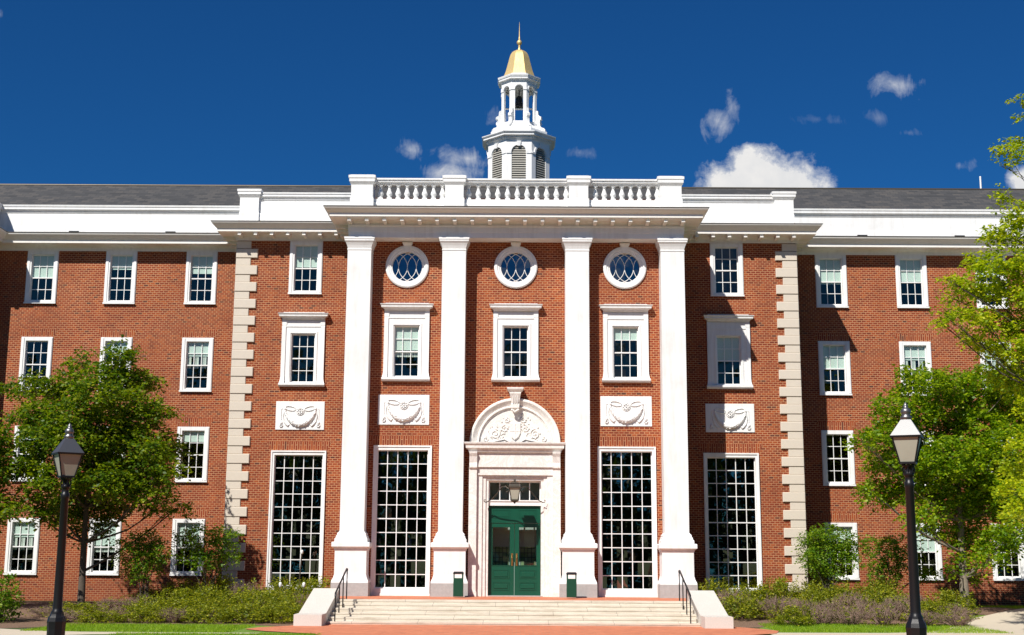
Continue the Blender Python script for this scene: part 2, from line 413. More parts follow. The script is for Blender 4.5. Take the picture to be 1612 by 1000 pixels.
class MB:
    def __init__(s):
        s.v = []
        s.f = []
        s.sm = []

    def add(s, vs, fs, smooth=False):
        b = len(s.v)
        s.v.extend(tuple(map(float, p)) for p in vs)
        s.f.extend(tuple(b+i for i in f) for f in fs)
        s.sm.extend([smooth]*len(fs))
        return s

    def box(s, x0, x1, y0, y1, z0, z1):
        s.add([(x0, y0, z0), (x1, y0, z0), (x1, y1, z0), (x0, y1, z0), (x0, y0, z1), (x1, y0, z1), (x1, y1, z1), (x0, y1, z1)],
              [(0, 3, 2, 1), (4, 5, 6, 7), (0, 1, 5, 4), (1, 2, 6, 5), (2, 3, 7, 6), (3, 0, 4, 7)])
        return s

    def cbox(s, x0, x1, y0, y1, z0, z1, c=0.01):
        """box with chamfered front (-y) face"""
        s.loft([[(x0, y1, z0), (x1, y1, z0), (x1, y1, z1), (x0, y1, z1)],
                [(x0, y0+c, z0), (x1, y0+c, z0), (x1, y0+c, z1), (x0, y0+c, z1)],
                [(x0+c, y0, z0+c), (x1-c, y0, z0+c), (x1-c, y0, z1-c), (x0+c, y0, z1-c)]])
        return s

    def loft(s, rings, cap=True, smooth=False, closed=True):
        n = len(rings[0])
        vs = [p for r in rings for p in r]
        fs = []
        for k in range(len(rings)-1):
            for i in range(n if closed else n-1):
                j = (i+1) % n
                fs.append((k*n+i, k*n+j, (k+1)*n+j, (k+1)*n+i))
        s.add(vs, fs, smooth)
        if cap:
            s.add(rings[0], [tuple(reversed(range(n)))])
            s.add(rings[-1], [tuple(range(n))])
        return s

    def rect(s, cx, cy, prof):
        """prof: (half x, half y, z)"""
        return s.loft([[(cx-a, cy-b, z), (cx+a, cy-b, z), (cx+a, cy+b, z), (cx-a, cy+b, z)] for a, b, z in prof])

    def lathe(s, cx, cy, prof, n=20, rot=0.0, smooth=True, cap=True, asx=1.0):
        return s.loft([[(cx+asx*r*math.cos(rot+2*pi*i/n), cy+r*math.sin(rot+2*pi*i/n), z) for i in range(n)] for r, z in prof], cap, smooth)

    def oct(s, cx, cy, prof, cap=True):
        """prof: (apothem, z), one flat side facing -y"""
        k = 1/math.cos(pi/8)
        return s.lathe(cx, cy, [(a*k, z) for a, z in prof], 8, pi/8, False, cap)

    def tube(s, pts, rad, n=8, cap=True):
        pts = [Vector(p) for p in pts]
        if not hasattr(rad, '__len__'):
            rad = [rad]*len(pts)
        rings = []
        up = Vector((0.13, 0.21, 1)).normalized()
        for i, p in enumerate(pts):
            a = pts[max(i-1, 0)]
            b = pts[min(i+1, len(pts)-1)]
            t = (b-a)
            t = t.normalized() if t.length > 1e-9 else Vector((0, 0, 1))
            x = t.cross(up)
            if x.length < 0.05:
                x = t.cross(Vector((1, 0, 0)))
            x.normalize()
            y = t.cross(x)
            rings.append([p+rad[i]*(math.cos(2*pi*k/n)*x+math.sin(2*pi*k/n)*y) for k in range(n)])
        return s.loft(rings, cap, True)

    def sphere(s, c, r, n=12, sz=1.0, sy=1.0):
        m = n//2
        rings = []
        for j in range(m+1):
            th = -pi/2+pi*j/m
            rr = max(math.cos(th), 0.02)
            rings.append([(c[0]+r*rr*math.cos(2*pi*i/n), c[1]+sy*r*rr*math.sin(2*pi*i/n), c[2]+sz*r*math.sin(th)) for i in range(n)])
        return s.loft(rings, True, True)

    def sweep(s, prof, path, closed=False, cap=True):
        """prof: (out, z) from bottom to top; path: xy points, outward is to the RIGHT of travel"""
        P = [Vector((p[0], p[1])) for p in path]
        n = len(P)
        rings = []
        for i in range(n):
            d0 = (P[i]-P[i-1]).normalized() if (closed or i > 0) else None
            d1 = (P[(i+1) % n]-P[i]).normalized() if (closed or i < n-1) else None
            if d0 is None:
                d0 = d1
            if d1 is None:
                d1 = d0
            n0 = Vector((d0.y, -d0.x))
            n1 = Vector((d1.y, -d1.x))
            m = (n0+n1).normalized()
            m = m/max(m.dot(n0), 0.2)
            rings.append([(P[i].x+m.x*o, P[i].y+m.y*o, z) for o, z in prof])
        k = len(prof)
        vs = [p for r in rings for p in r]
        fs = []
        for i in range(n if closed else n-1):
            j = (i+1) % n
            for q in range(k-1):
                fs.append((i*k+q, j*k+q, j*k+q+1, i*k+q+1))
        s.add(vs, fs)
        if cap and not closed:
            s.add(rings[0], [tuple(range(k))])
            s.add(rings[-1], [tuple(reversed(range(k)))])
        return s

    def wall(s, x0, x1, z0, z1, Y, holes=(), depth=0.25):
        xs = sorted({x0, x1, *[h[0] for h in holes], *[h[1] for h in holes]})
        zs = sorted({z0, z1, *[h[2] for h in holes], *[h[3] for h in holes]})
        for a, b in zip(xs, xs[1:]):
            for c, d in zip(zs, zs[1:]):
                mx, mz = (a+b)/2, (c+d)/2
                if any(h[0] < mx < h[1] and h[2] < mz < h[3] for h in holes):
                    continue
                s.add([(a, Y, c), (b, Y, c), (b, Y, d), (a, Y, d)], [(0, 1, 2, 3)])
        for (a, b, c, d) in holes:
            e = Y+depth
            s.add([(a, Y, c), (b, Y, c), (b, Y, d), (a, Y, d), (a, e, c), (b, e, c), (b, e, d), (a, e, d)],
                  [(0, 4, 5, 1), (1, 5, 6, 2), (2, 6, 7, 3), (3, 7, 4, 0)])
        return s

    def build(s, name, m, parent=None, loc=(0, 0, 0), rz=0.0):
        me = bpy.data.meshes.new(name)
        me.from_pydata(s.v, [], s.f)
        me.polygons.foreach_set('use_smooth', s.sm)
        me.materials.append(M[m] if isinstance(m, str) else m)
        me.update()
        o = bpy.data.objects.new(name, me)
        col.objects.link(o)
        o.parent = parent
        o.location = loc
        o.rotation_euler = (0, 0, rz)
        return o


def np_mesh(name, V, Fq, m, parent=None, smooth=False):
    me = bpy.data.meshes.new(name)
    V = np.asarray(V, dtype=np.float32)
    Fq = np.asarray(Fq, dtype=np.int32)
    k = Fq.shape[1]
    me.vertices.add(len(V))
    me.vertices.foreach_set('co', V.ravel())
    me.loops.add(Fq.size)
    me.loops.foreach_set('vertex_index', Fq.ravel())
    me.polygons.add(len(Fq))
    me.polygons.foreach_set('loop_start', np.arange(0, Fq.size, k, dtype=np.int32))
    me.update(calc_edges=True)
    me.materials.append(M[m])
    o = bpy.data.objects.new(name, me)
    col.objects.link(o)
    o.parent = parent
    return o


def tag(o, label=None, cat=None, group=None, kind=None):
    if label:
        o['label'] = label
    if cat:
        o['category'] = cat
    if group:
        o['group'] = group
    if kind:
        o['kind'] = kind
    return o


def thing(name, label, cat, loc=(0, 0, 0), rz=0.0, group=None):
    o = bpy.data.objects.new(name, None)
    o.empty_display_size = 0.3
    col.objects.link(o)
    o.location = loc
    o.rotation_euler = (0, 0, rz)
    return tag(o, label, cat, group)


def copy_tree(o, parent=None, loc=None, rz=None):
    c = o.copy()
    col.objects.link(c)
    c.parent = parent
    if loc is not None:
        c.location = loc
    if rz is not None:
        c.rotation_euler = (0, 0, rz)
    for ch in list(o.children):
        copy_tree(ch, c)
    return c


# ------------------------------------------------------------------ ground
TZ = 0.70      # terrace level
GZ = 0.06      # plaza level
SY, WY = 2.35, 4.85   # side bay and wing wall planes


def gh(x, y):
    if y < -6.5:
        return GZ
    if y > 4.85:
        return 0.30
    m = max(0.0, 1-abs(y+0.2)/5.6)
    return GZ+0.24*((y+6.5)/11.35)+0.22*m*m*(3-2*m)


def sheet(name, poly, dz, m, kind='structure', sub=0.6, rag=0.0):
    """flat-ish sheet following the ground, from an xy polygon (triangulated grid inside polygon)"""
    import mathutils
    xs = [p[0] for p in poly]
    ys = [p[1] for p in poly]
    pts = []
    n = len(poly)
    for i in range(n):
        a = Vector(poly[i])
        b = Vector(poly[(i+1) % n])
        L = (b-a).length
        k = max(1, int(L/sub))
        for q in range(k):
            p = a.lerp(b, q/k)
            if rag:
                p = p+Vector((random.uniform(-rag, rag), random.uniform(-rag, rag)))
            pts.append(p)
    edges = [(i, (i+1) % len(pts)) for i in range(len(pts))]
    nb = len(pts)
    x = min(xs)
    yv = min(ys)
    gx = np.arange(min(xs)+0.01, max(xs), 1.0)
    gy = np.arange(min(ys)+0.01, max(ys), 1.0)
    if len(gx)*len(gy) < 4000:
        for a in gx:
            for b in gy:
                pts.append(Vector((a, b)))
    r = mathutils.geometry.delaunay_2d_cdt(pts, edges, [list(range(nb))], 2, 1e-4)
    b = MB()
    b.add([(p.x, p.y, gh(p.x, p.y)+dz) for p in r[0]], r[2])
    o = b.build(name, m)
    if kind:
        o['kind'] = kind
    return o


def ground():
    b = MB()
    xs = [-400, -120, -60, -40, *np.linspace(-30, 30, 31), 40, 60, 120, 400]
    ys = [-400, -150, -80, -50, -30, -20, -12, -8, -6.5, -5, -4, -3, -2, -1, 0, 1, 2, 3, 4, 4.85, 8, 30, 100, 400]
    nx = len(xs)
    b.add([(x, y, gh(x, y)-(0.0 if abs(x) < 60 and -150 < y < 60 else 0.0)) for y in ys for x in xs],
          [(j*nx+i, j*nx+i+1, (j+1)*nx+i+1, (j+1)*nx+i) for j in range(len(ys)-1) for i in range(nx-1)])
    b.build('ground', 'field')['kind'] = 'structure'


ground()
sheet('mulch_bed', [(-15.5, -7.9), (-13.2, -9.0), (-11.9, -8.0), (-10.6, -6.8), (-8.8, -6.6), (-6.9, -6.7), (-6.0, -7.2), (-6.0, 3), (-10, 3.0), (-16, 3.5), (-17, 0)], 0.008, 'mulch', rag=0.06)
sheet('mulch_bed', [(6.0, -6.7), (6.9, -6.3), (7.6, -5.2), (9.2, -4.9), (10.6, -5.8), (12.0, -5.4), (13.6, -3.6), (14.0, 0.0), (13.2, 3.0), (6.0, 3.0)], 0.008, 'mulch', rag=0.06)
sheet('mulch_bed', [(14.9+1.7*math.cos(a), -1.0+1.5*math.sin(a)) for a in np.linspace(0, 2*pi, 14)[:-1]], 0.012, 'mulch', rag=0.05)
sheet('lawn', [(-12.3, -10.4), (-12.0, -8.2), (-10.6, -6.9), (-8.8, -6.7), (-6.8, -6.8), (-4.3, -9), (-4.3, -13.5), (-12, -13.5), (-11, -11)], 0.006, 'soil')
sheet('lawn', [(6.6, -9.2), (6.8, -6.4), (7.6, -5.1), (9.2, -4.8), (10.6, -5.7), (13, -5), (13.9, -2), (14, 1.5), (15, 4.7), (26, 4.7), (26, 3), (16, -3), (11, -9.2)], 0.005, 'soil')
sheet('path', [(-30, -7.6), (-18, -8.0), (-13.3, -9.1), (-12.1, -9.9), (-10.6, -10.45), (-8.0, -10.5), (-6.2, -10.4), (-6.2, -10.85), (-8.0, -11.1), (-10.0, -11.5), (-12.5, -13.5), (-16, -16), (-30, -19)], 0.016, 'concrete')
sheet('path', [(6.5, -8.95), (9.7, -8.75), (11.0, -8.0), (12.2, -6.0), (13.9, -3.2), (16.6, -0.1), (19.5, 1.9), (24, 3.2), (40, 4.0), (40, -14), (22, -14), (12, -13.5), (6.5, -13.5)], 0.016, 'concrete')
sheet('brick_plaza', [(-5.0, -5.6), (-6.2, -7.3), (-6.7, -8.0), (-6.9, -8.9), (-6.2, -9.8), (-4.8, -10.8), (-4.2, -13), (-4.0, -44), (4.0, -44), (4.4, -13), (5.6, -10.6), (6.7, -9.4), (7.0, -8.2), (6.7, -7.2), (6.2, -6.4), (5.0, -5.6)], 0.024, 'paving')


def blades(name, regions, n, h, w, m='grass', seed=3):
    rng = np.random.default_rng(seed)
    V = []
    for (x0, x1, y0, y1, fr) in regions:
        k = int(n*fr)
        x = rng.uniform(x0, x1, k)
        y = rng.uniform(y0, y1, k)
        z = np.array([gh(a, b) for a, b in zip(x, y)])+0.003
        an = rng.uniform(0, 2*pi, k)
        hh = h*rng.uniform(0.5, 1.3, k)
        lx = rng.normal(0, 0.4, k)*hh
        ly = rng.normal(0, 0.4, k)*hh
        dx = np.cos(an)*w/2
        dy = np.sin(an)*w/2
        V.append(np.stack([np.stack([x-dx, y-dy, z], 1), np.stack([x+dx, y+dy, z], 1), np.stack([x+lx, y+ly, z+hh], 1)], 1))
    V = np.concatenate(V).reshape(-1, 3)
    o = np_mesh(name, V, np.arange(len(V)).reshape(-1, 3), m)
    return tag(o, kind='stuff')


tag(blades('lawn_grass', [(-12.2, -7.0, -10.35, -6.75, 0.30), (-9.5, -4.6, -13.2, -11.0, 0.18), (7.0, 13.0, -8.7, -5.0, 0.30),
                          (16.0, 22.0, -0.5, 4.7, 0.22)], 60000, 0.06, 0.014),
    'short bright green mown grass beside the paths and planting beds', 'grass')

# ------------------------------------------------------------------ the building
B = thing('brick_building', 'long red brick hall with white columned portico, balustrade and gold domed cupola', 'building', (0, 0, 0))

WINX = [-17.9, -14.92, -11.87, 11.92, 14.95, 17.95, 20.95]
ROWS = [(11.26, 13.27), (7.95, 9.98), (4.61, 6.65), (1.24, 3.32)]
OH = 0.42  # sash opening half width


def opening(z0, z1):
    return z0+0.10, z1-0.14


# --- window prototypes -------------------------------------------------------


def add_sash(p, x0, x1, z0, z1, y, cols, rows, glass, bar=0.022, rail=True, frame=0.035):
    """sash bars and pane, children of window p, local coords"""
    b = MB()
    zm = (z0+z1)/2
    d0, d1 = y, y+0.04
    b.box(x0, x0+frame, d0, d1, z0, z1).box(x1-frame, x1, d0, d1, z0, z1)
    b.box(x0+frame, x1-frame, d0, d1, z0, z0+frame*1.3).box(x0+frame, x1-frame, d0, d1, z1-frame, z1)
    if rail:
        b.box(x0+frame, x1-frame, d0-0.012, d1, zm-frame*0.6, zm+frame*0.6)
    for i in range(1, cols):
        x = x0+(x1-x0)*i/cols
        b.box(x-bar/2, x+bar/2, d0+0.006, d1-0.006, z0+frame, z1-frame)
    for j in range(1, rows):
        z = z0+(z1-z0)*j/rows
        if rail and abs(z-zm) < 0.02:
            continue
        b.box(x0+frame, x1-frame, d0+0.008, d1-0.008, z-bar/2, z+bar/2)
    b.build('sash', 'white', p)
    g = MB()
    g.box(x0+0.01, x1-0.01, y+0.022, y+0.028, z0+0.01, z1-0.01)
    g.build('pane', glass, p)


def add_blind(p, x0, x1, z0, z1, y, kind):
    """roller blind (0..1 drop), or curtain slats"""
    H = z1-z0
    def roller(f):
        b = MB()
        b.box(x0, x1, y+0.05, y+0.055, z1-H*f, z1)
        b.box(x0, x1, y+0.046, y+0.062, z1-H*f-0.012, z1-H*f)
        b.build('blind', 'blind', p)
    def curtain(f0, f1):
        b = MB()
        n = 9
        rings = []
        w = (x1-x0)/n
        for i in range(n):
            if i % 3 == 2 and kind == 'c':
                continue
            a = x0+i*w
            b.box(a, a+w*0.86, y+0.07, y+0.077, z0+H*f0, z0+H*f1)
        b.build('curtain', 'blind_white', p)
    if kind == 'c':
        roller(0.30)
        curtain(0.44, 0.72)
    elif kind == 'd':
        roller(0.46)
        curtain(0.40, 0.52)
    elif isinstance(kind, float) and kind > 0:
        roller(kind)


def wing_window(blind, half=0.59, H=2.03, cas=0.165):
    """origin at centre bottom of the outer casing on the wall face"""
    b = MB()
    zo0, zo1 = 0.10, H-0.14
    y0, y1 = -0.035, 0.16
    o = OH
    b.box(-half, -o, y0, y1, 0, H).box(o, half, y0, y1, 0, H)
    b.box(-o, o, y0, y1, zo1, H).box(-o, o, y0-0.03, y1, 0, zo0)
    b.box(-half+0.02, -o-0.06, y0-0.022, y0, 0.06, H-0.03).box(o+0.06, half-0.02, y0-0.022, y0, 0.06, H-0.03)
    b.box(-half-0.012, half+0.012, y0-0.05, y0-0.03, -0.012, 0.045)
    w = b.build('window', 'white')
    add_sash(w, -o, o, zo0, zo1, 0.055, 3, 4, 'glass')
    add_blind(w, -o, o, zo0, zo1, 0.055, blind)
    return w


protos = {}


def place_wing_window(parent, x, z0, Y, blind, H=2.03, half=0.59):
    key = (blind, H, half)
    if key not in protos:
        w = wing_window(blind, half, H)
        w.parent = parent
        w.location = (x, Y, z0)
        protos[key] = w
        return w
    return copy_tree(protos[key], parent, (x, Y, z0))


blinds_tab = {0: [0.5, 0.30, 0.38, 0.54, 0.47, 0.35, 0.4], 1: [0.0, 0.3, 'c', 0.5, 'c', 'c', 0.4],
              2: [0.2, 0.0, 0.22, 0.0, 0.3, 0.2, 0.0], 3: ['c', 'd', 'c', 0.3, 0.5, 0.35, 0.2]}
holesL, holesR = [], []
for r, (z0, z1) in enumerate(ROWS):
    for i, x in enumerate(WINX):
        place_wing_window(B, x, z0, WY, blinds_tab[r][i])
        (holesL if x < 0 else holesR).append((x-OH-0.05, x+OH+0.05, z0+0.05, z1-0.06))
MB().wall(-19.8, -10.02, -0.2, 13.36, WY, holesL).build('wall', 'brick', B)
MB().wall(10.10, 24.0, -0.2, 13.36, WY, holesR).build('wall', 'brick', B)
# gauged brick flat arches
for r in (1, 2, 3):
    for x in WINX:
        z = ROWS[r][1]
        b = MB()
        b.loft([[(x-0.60, WY-0.004, z+0.002), (x+0.60, WY-0.004, z+0.002), (x+0.74, WY-0.004, z+0.30), (x-0.74, WY-0.004, z+0.30)],
                [(x-0.60, WY+0.01, z+0.002), (x+0.60, WY+0.01, z+0.002), (x+0.74, WY+0.01, z+0.30), (x-0.74, WY+0.01, z+0.30)]])
        b.build('flat_arch', 'soldier', B)

# --- side bay windows ---------------------------------------------------------
SX = [-7.51, 7.58]
for x in SX:
    place_wing_window(B, x, 11.165, SY, 0.46 if x < 0 else 0.001, H=1.945)


def hooded_window(blind, hw=0.74, Hb=2.36, oz0=0.15, oz1=1.88, hood=True):
    """origin centre bottom of sill on wall face"""
    b = MB()
    o = OH
    # sill
    b.loft([[(-hw-0.05, -0.02-k, z), (hw+0.05, -0.02-k, z), (hw+0.05, 0.12, z), (-hw-0.05, 0.12, z)] for k, z in ((0.10, 0.0), (0.14, 0.05), (0.14, 0.12))])
    # pilaster architrave
    y1 = 0.14
    b.box(-hw+0.0, -hw+0.14, -0.085, y1, 0.12, 2.14).box(hw-0.14, hw, -0.085, y1, 0.12, 2.14)
    b.box(-hw+0.14, -o, -0.05, y1, 0.12, 2.14).box(o, hw-0.14, -0.05, y1, 0.12, 2.14)
    b.box(-o, o, -0.05, y1, oz1, 2.14)
    b.box(-o, o, -0.06, y1, 0.12, oz0)
    b.box(-o-0.085, -o-0.03, -0.075, -0.05, 0.15, oz1+0.09).box(o+0.03, o+0.085, -0.075, -0.05, 0.15, oz1+0.09)
    b.box(-o-0.03, o+0.03, -0.075, -0.05, oz1+0.03, oz1+0.09)
    # flared feet
    for s in (-1, 1):
        b.loft([[(s*(hw-0.14), -0.086-k, z), (s*(hw+0.002+k*0.6), -0.086-k, z), (s*(hw+0.002+k*0.6), 0.1, z), (s*(hw-0.14), 0.1, z)][::s] for k, z in ((0.05, 0.12), (0.03, 0.17), (0.005, 0.26), (0.0, 0.34))])
    # frieze, capital blocks, hood
    b.box(-hw, hw, -0.07, y1, 2.14, 2.19)
    b.box(-hw+0.16, hw-0.16, -0.045, y1, 2.19, 2.46)
    b.box(-hw, -hw+0.16, -0.075, y1, 2.19, 2.46).box(hw-0.16, hw, -0.075, y1, 2.19, 2.46)
    b.sweep([(0.0, 2.40), (0.03, 2.41), (0.05, 2.45), (0.10, 2.49), (0.14, 2.50), (0.145, 2.55), (0.175, 2.59), (0.18, 2.61), (0.0, 2.635)],
            [(-hw+0.04, 0.1), (-hw+0.04, -0.09), (hw-0.04, -0.09), (hw-0.04, 0.1)])
    b.box(-hw+0.03, hw-0.03, -0.09, 0.1, 2.625, 2.66)
    w = b.build('window', 'white')
    add_sash(w, -o, o, oz0, oz1, 0.05, 3, 4, 'glass')
    add_blind(w, -o, o, oz0, oz1, 0.05, blind)
    return w


HOODH = 2.66
for x, z0, Y, bl in [(-3.64, 7.73, 0, 'd'), (0.035, 7.73, 0, 0.0), (3.74, 7.73, 0, 0.24), (-7.51, 7.83, SY, 0.001), (7.58, 7.83, SY, 0.5)]:
    w = hooded_window(bl, 0.76)
    w.parent = B
    w.location = (x, Y, z0)

# --- tall windows -------------------------------------------------------------


def tall_window(half=0.965, z0=0.70, z1=5.58, oh=0.845, oz0=0.93, oz1=5.43):
    b = MB()
    y0, y1 = -0.04, 0.18
    b.box(-half, -oh, y0, y1, z0, z1).box(oh, half, y0, y1, z0, z1).box(-oh, oh, y0, y1, oz1, z1).box(-oh, oh, y0-0.02, y1, z0, oz0)
    b.box(-half-0.01, half+0.01, y0-0.06, y0-0.02, z0, z0+0.07)
    b.box(-half+0.0, -half+0.05, y0-0.03, y0, z0+0.07, z1).box(half-0.05, half, y0-0.03, y0, z0+0.07, z1).box(-half+0.05, half-0.05, y0-0.03, y0, z1-0.05, z1)
    w = b.build('window', 'white')
    add_sash(w, -oh, oh, oz0, oz1, 0.07, 5, 10, 'glass_dark', 0.027, True, 0.03)
    return w


tw = tall_window()
tw.parent = B
tw.location = (-3.69, 0, 0)
for x, Y in ((3.73, 0), (-7.53, SY), (7.57, SY)):
    copy_tree(tw, B, (x, Y, 0))
for x, Y in ((-3.69, 0), (3.73, 0), (-7.53, SY), (7.57, SY)):
    b = MB()
    for e, y in ((0, Y-0.004), (0, Y+0.01)):
        pass
    b.loft([[(x-0.98, Y-0.004, 5.582), (x+0.98, Y-0.004, 5.582), (x+1.14, Y-0.004, 5.90), (x-1.14, Y-0.004, 5.90)],
            [(x-0.98, Y+0.01, 5.582), (x+0.98, Y+0.01, 5.582), (x+1.14, Y+0.01, 5.90), (x-1.14, Y+0.01, 5.90)]])
    b.build('flat_arch', 'soldier', B)

# --- round windows ------------------------------------------------------------


def oculus():
    n = 56
    b = MB()
    prof = [(0.735, 0.02), (0.735, -0.05), (0.70, -0.075), (0.63, -0.075), (0.615, -0.045), (0.56, -0.045), (0.545, -0.02), (0.507, -0.02), (0.507, 0.14)]
    b.loft([[(r*math.cos(2*pi*i/n), y, r*math.sin(2*pi*i/n)) for i in range(n)] for r, y in prof], False)
    # keystone
    b.loft([[(-0.10, -0.11, 0.50), (0.10, -0.11, 0.50), (0.10, 0.02, 0.50), (-0.10, 0.02, 0.50)],
            [(-0.115, -0.12, 0.70), (0.115, -0.12, 0.70), (0.115, 0.02, 0.70), (-0.115, 0.02, 0.70)],
            [(-0.17, -0.16, 0.80), (0.17, -0.16, 0.80), (0.17, 0.02, 0.80), (-0.17, 0.02, 0.80)],
            [(-0.17, -0.16, 0.845), (0.17, -0.16, 0.845), (0.17, 0.02, 0.845), (-0.17, 0.02, 0.845)]])
    w = b.build('round_window', 'white')
    R0 = 0.512
    m = MB()
    for c in (-1.59, -1.0, -0.41, 0.41, 1.0, 1.59):
        pts = []
        for k in range(121):
            a = 2*pi*k/120
            x, z = R0*(c+math.cos(a)*1.0), R0*math.sin(a)*1.0
            if x*x+z*z <= (R0*1.01)**2:
                pts.append((a, x, z))
        # contiguous run
        runs = []
        for p in pts:
            if runs and abs(p[0]-runs[-1][-1][0]) < 0.08:
                runs[-1].append(p)
            else:
                runs.append([p])
        if len(runs) == 2:
            runs = [runs[1]+runs[0]]
        for r in runs:
            P = [(x, z) for _, x, z in r]
            if len(P) > 2:
                m.tube([(x, 0.05, z) for x, z in P], 0.0125, 5)
    m.build('sash', 'white', w)
    g = MB()
    g.loft([[(0.507*math.cos(2*pi*i/n), y, 0.507*math.sin(2*pi*i/n)) for i in range(n)] for y in (0.062, 0.068)])
    g.build('pane', 'glass_blue', w)
    return w


oc = oculus()
oc.parent = B
oc.location = (-3.67, 0, 11.66)
copy_tree(oc, B, (0.025, 0, 11.66))
copy_tree(oc, B, (3.73, 0, 11.66))

# --- walls of the centre block --------------------------------------------------
hc = [(x-0.5, x+0.5, 11.16, 12.16) for x in (-3.67, 0.025, 3.73)]
hc += [(x-0.47, x+0.47, 7.83, 9.66) for x in (-3.64, 0.035, 3.74)]
hc += [(x-0.88, x+0.88, 0.80, 5.50) for x in (-3.69, 3.73)]
hc += [(-0.90, 0.95, 0.70, 4.50)]
b = MB().wall(-5.63, 5.69, 0.0, 12.60, 0.0, hc, 0.3)
for x in (-5.63, 5.69):
    b.add([(x, 0, 0), (x, SY, 0), (x, SY, 13.2), (x, 0, 13.2)], [(0, 1, 2, 3)])
b.build('wall', 'brick', B)
for s, X0, X1 in ((-1, -10.0, -5.63), (1, 5.69, 10.08)):
    cx = SX[0] if s < 0 else SX[1]
    h = [(cx-0.47, cx+0.47, 11.22, 13.05), (cx-0.47, cx+0.47, 7.93, 9.76), ]
    tx = -7.53 if s < 0 else 7.57
    h.append((tx-0.88, tx+0.88, 0.80, 5.50))
    b = MB().wall(X0, X1, -0.2, 13.2, SY, h, 0.3)
    x = X0 if s < 0 else X1
    b.add([(x, SY, -0.2), (x, WY+0.2, -0.2), (x, WY+0.2, 13.9), (x, SY, 13.9)], [(0, 1, 2, 3)])
    b.build('wall', 'brick', B)

# interior: dark back walls and floors so nothing shows through the panes
b = MB()
b.box(-19.8, 24, WY+3.5, WY+3.6, 0, 14).box(-10, 10, 3.4+SY-1, 3.5+SY-1, 0.02, 13).box(-19.8, -19.7, WY+0.2, WY+3.5, 0, 14)
for z in (0.5, 4.0, 7.2, 10.6, 13.7):
    b.box(-19.7, -10.1, WY+0.3, WY+3.5, z, z+0.15).box(10.2, 24, WY+0.3, WY+3.5, z, z+0.15)
for z in (0.4, 6.0, 10.4, 13.0):
    b.box(-9.9, -5.7, SY+0.35, SY+2.35, z, z+0.15).box(5.75, 10, SY+0.35, SY+2.35, z, z+0.15)
    b.box(-5.55, 5.6, 0.35, SY+2.3, z, z+0.15)
for x in (-5.6, -1.9, 1.9, 5.62, -13.4, -16.4, 13.4, 16.4):
    y0 = 0.35 if abs(x) < 6 else WY+0.35
    b.box(x, x+0.05, y0, y0+3.2 if abs(x) > 6 else SY+2.3, 0.6, 13)
b.build('interior', 'dark', B)

# --- quoins ---------------------------------------------------------------------
qw = MB().cbox(0, 0.78, -0.06, 0.3, 0, 0.335, 0.018).build('quoin', 'quoin', B)
qn = MB().cbox(0, 0.53, -0.035, 0.3, 0, 0.268, 0.012).build('quoin', 'quoin', B)
first = {0: True, 1: True}
zz = 12.50
for k in range(20):
    z = 12.03+0.613-0.613*k-0.167
    for s in (-1, 1):
        for wide in (1, 0):
            src = qw if wide else qn
            zq = z if wide else z-0.2735
            if k == 19 and not wide:
                continue
            wdt = 0.78 if wide else 0.53
            x = -10.03 if s < 0 else 10.11-wdt
            if first[wide]:
                src.location = (x, SY-0.002, zq)
                first[wide] = False
            else:
                copy_tree(src, B, (x, SY-0.002, zq))
for s in (-1, 1):
    copy_tree(qn, B, (-10.03 if s < 0 else 10.11-0.53, SY-0.002, 12.83))

# --- columns --------------------------------------------------------------------
CX = [-5.235, -2.05, 2.085, 5.285]
for i, x in enumerate(CX):
    yb = 0.02
    b = MB()
    fy = 0.63
    def ring(h, f, z):
        return [(x-h, -f, z), (x+h, -f, z), (x+h, yb, z), (x-h, yb, z)]
    b.loft([ring(0.395, 0.625, 2.74), ring(0.400, 0.63, 5.0), ring(0.395, 0.63, 12.16)])
    c = b.build('column', 'white', B)
    b = MB()
    b.loft([ring(0.60, 0.86, TZ), ring(0.60, 0.86, 1.12)])
    b.build('pedestal_foot', 'granite_grey', c)
    b = MB()
    b.loft([ring(0.594, 0.855, 1.12), ring(0.59, 0.85, 1.17), ring(0.54, 0.80, 1.27), ring(0.512, 0.77, 1.38), ring(0.51, 0.77, 2.13),
            ring(0.53, 0.79, 2.15), ring(0.535, 0.80, 2.20), ring(0.60, 0.865, 2.255), ring(0.612, 0.88, 2.26), ring(0.612, 0.88, 2.375), ring(0.60, 0.865, 2.40),
            ring(0.525, 0.79, 2.415), ring(0.53, 0.80, 2.43), ring(0.53, 0.80, 2.51), ring(0.505, 0.77, 2.53), ring(0.49, 0.75, 2.56), ring(0.49, 0.745, 2.60),
            ring(0.455, 0.70, 2.63), ring(0.465, 0.70, 2.655), ring(0.455, 0.69, 2.69), ring(0.42, 0.65, 2.72), ring(0.395, 0.625, 2.76)])
    b.build('pedestal', 'white', c)
    b = MB()
    b.loft([ring(0.41, 0.645, 12.10), ring(0.41, 0.645, 12.14), ring(0.395, 0.63, 12.145), ring(0.40, 0.64, 12.18), ring(0.425, 0.665, 12.26), ring(0.455, 0.70, 12.34),
            ring(0.49, 0.735, 12.39), ring(0.495, 0.74, 12.40), ring(0.495, 0.74, 12.45), ring(0.51, 0.755, 12.46), ring(0.51, 0.755, 12.525)])
    b.build('capital', 'white', c)

# --- entablatures and cornices -----------------------------------------------------


def entab(name, path, zb, prof_wall, prof_corn):
    b = MB()
    b.sweep(prof_wall, path)
    o = b.build(name, 'white', B)
    return o


PX0, PX1 = -5.60, 5.66
ppath = [(PX0, SY+0.1), (PX0, -0.60), (PX1, -0.60), (PX1, SY+0.1)]
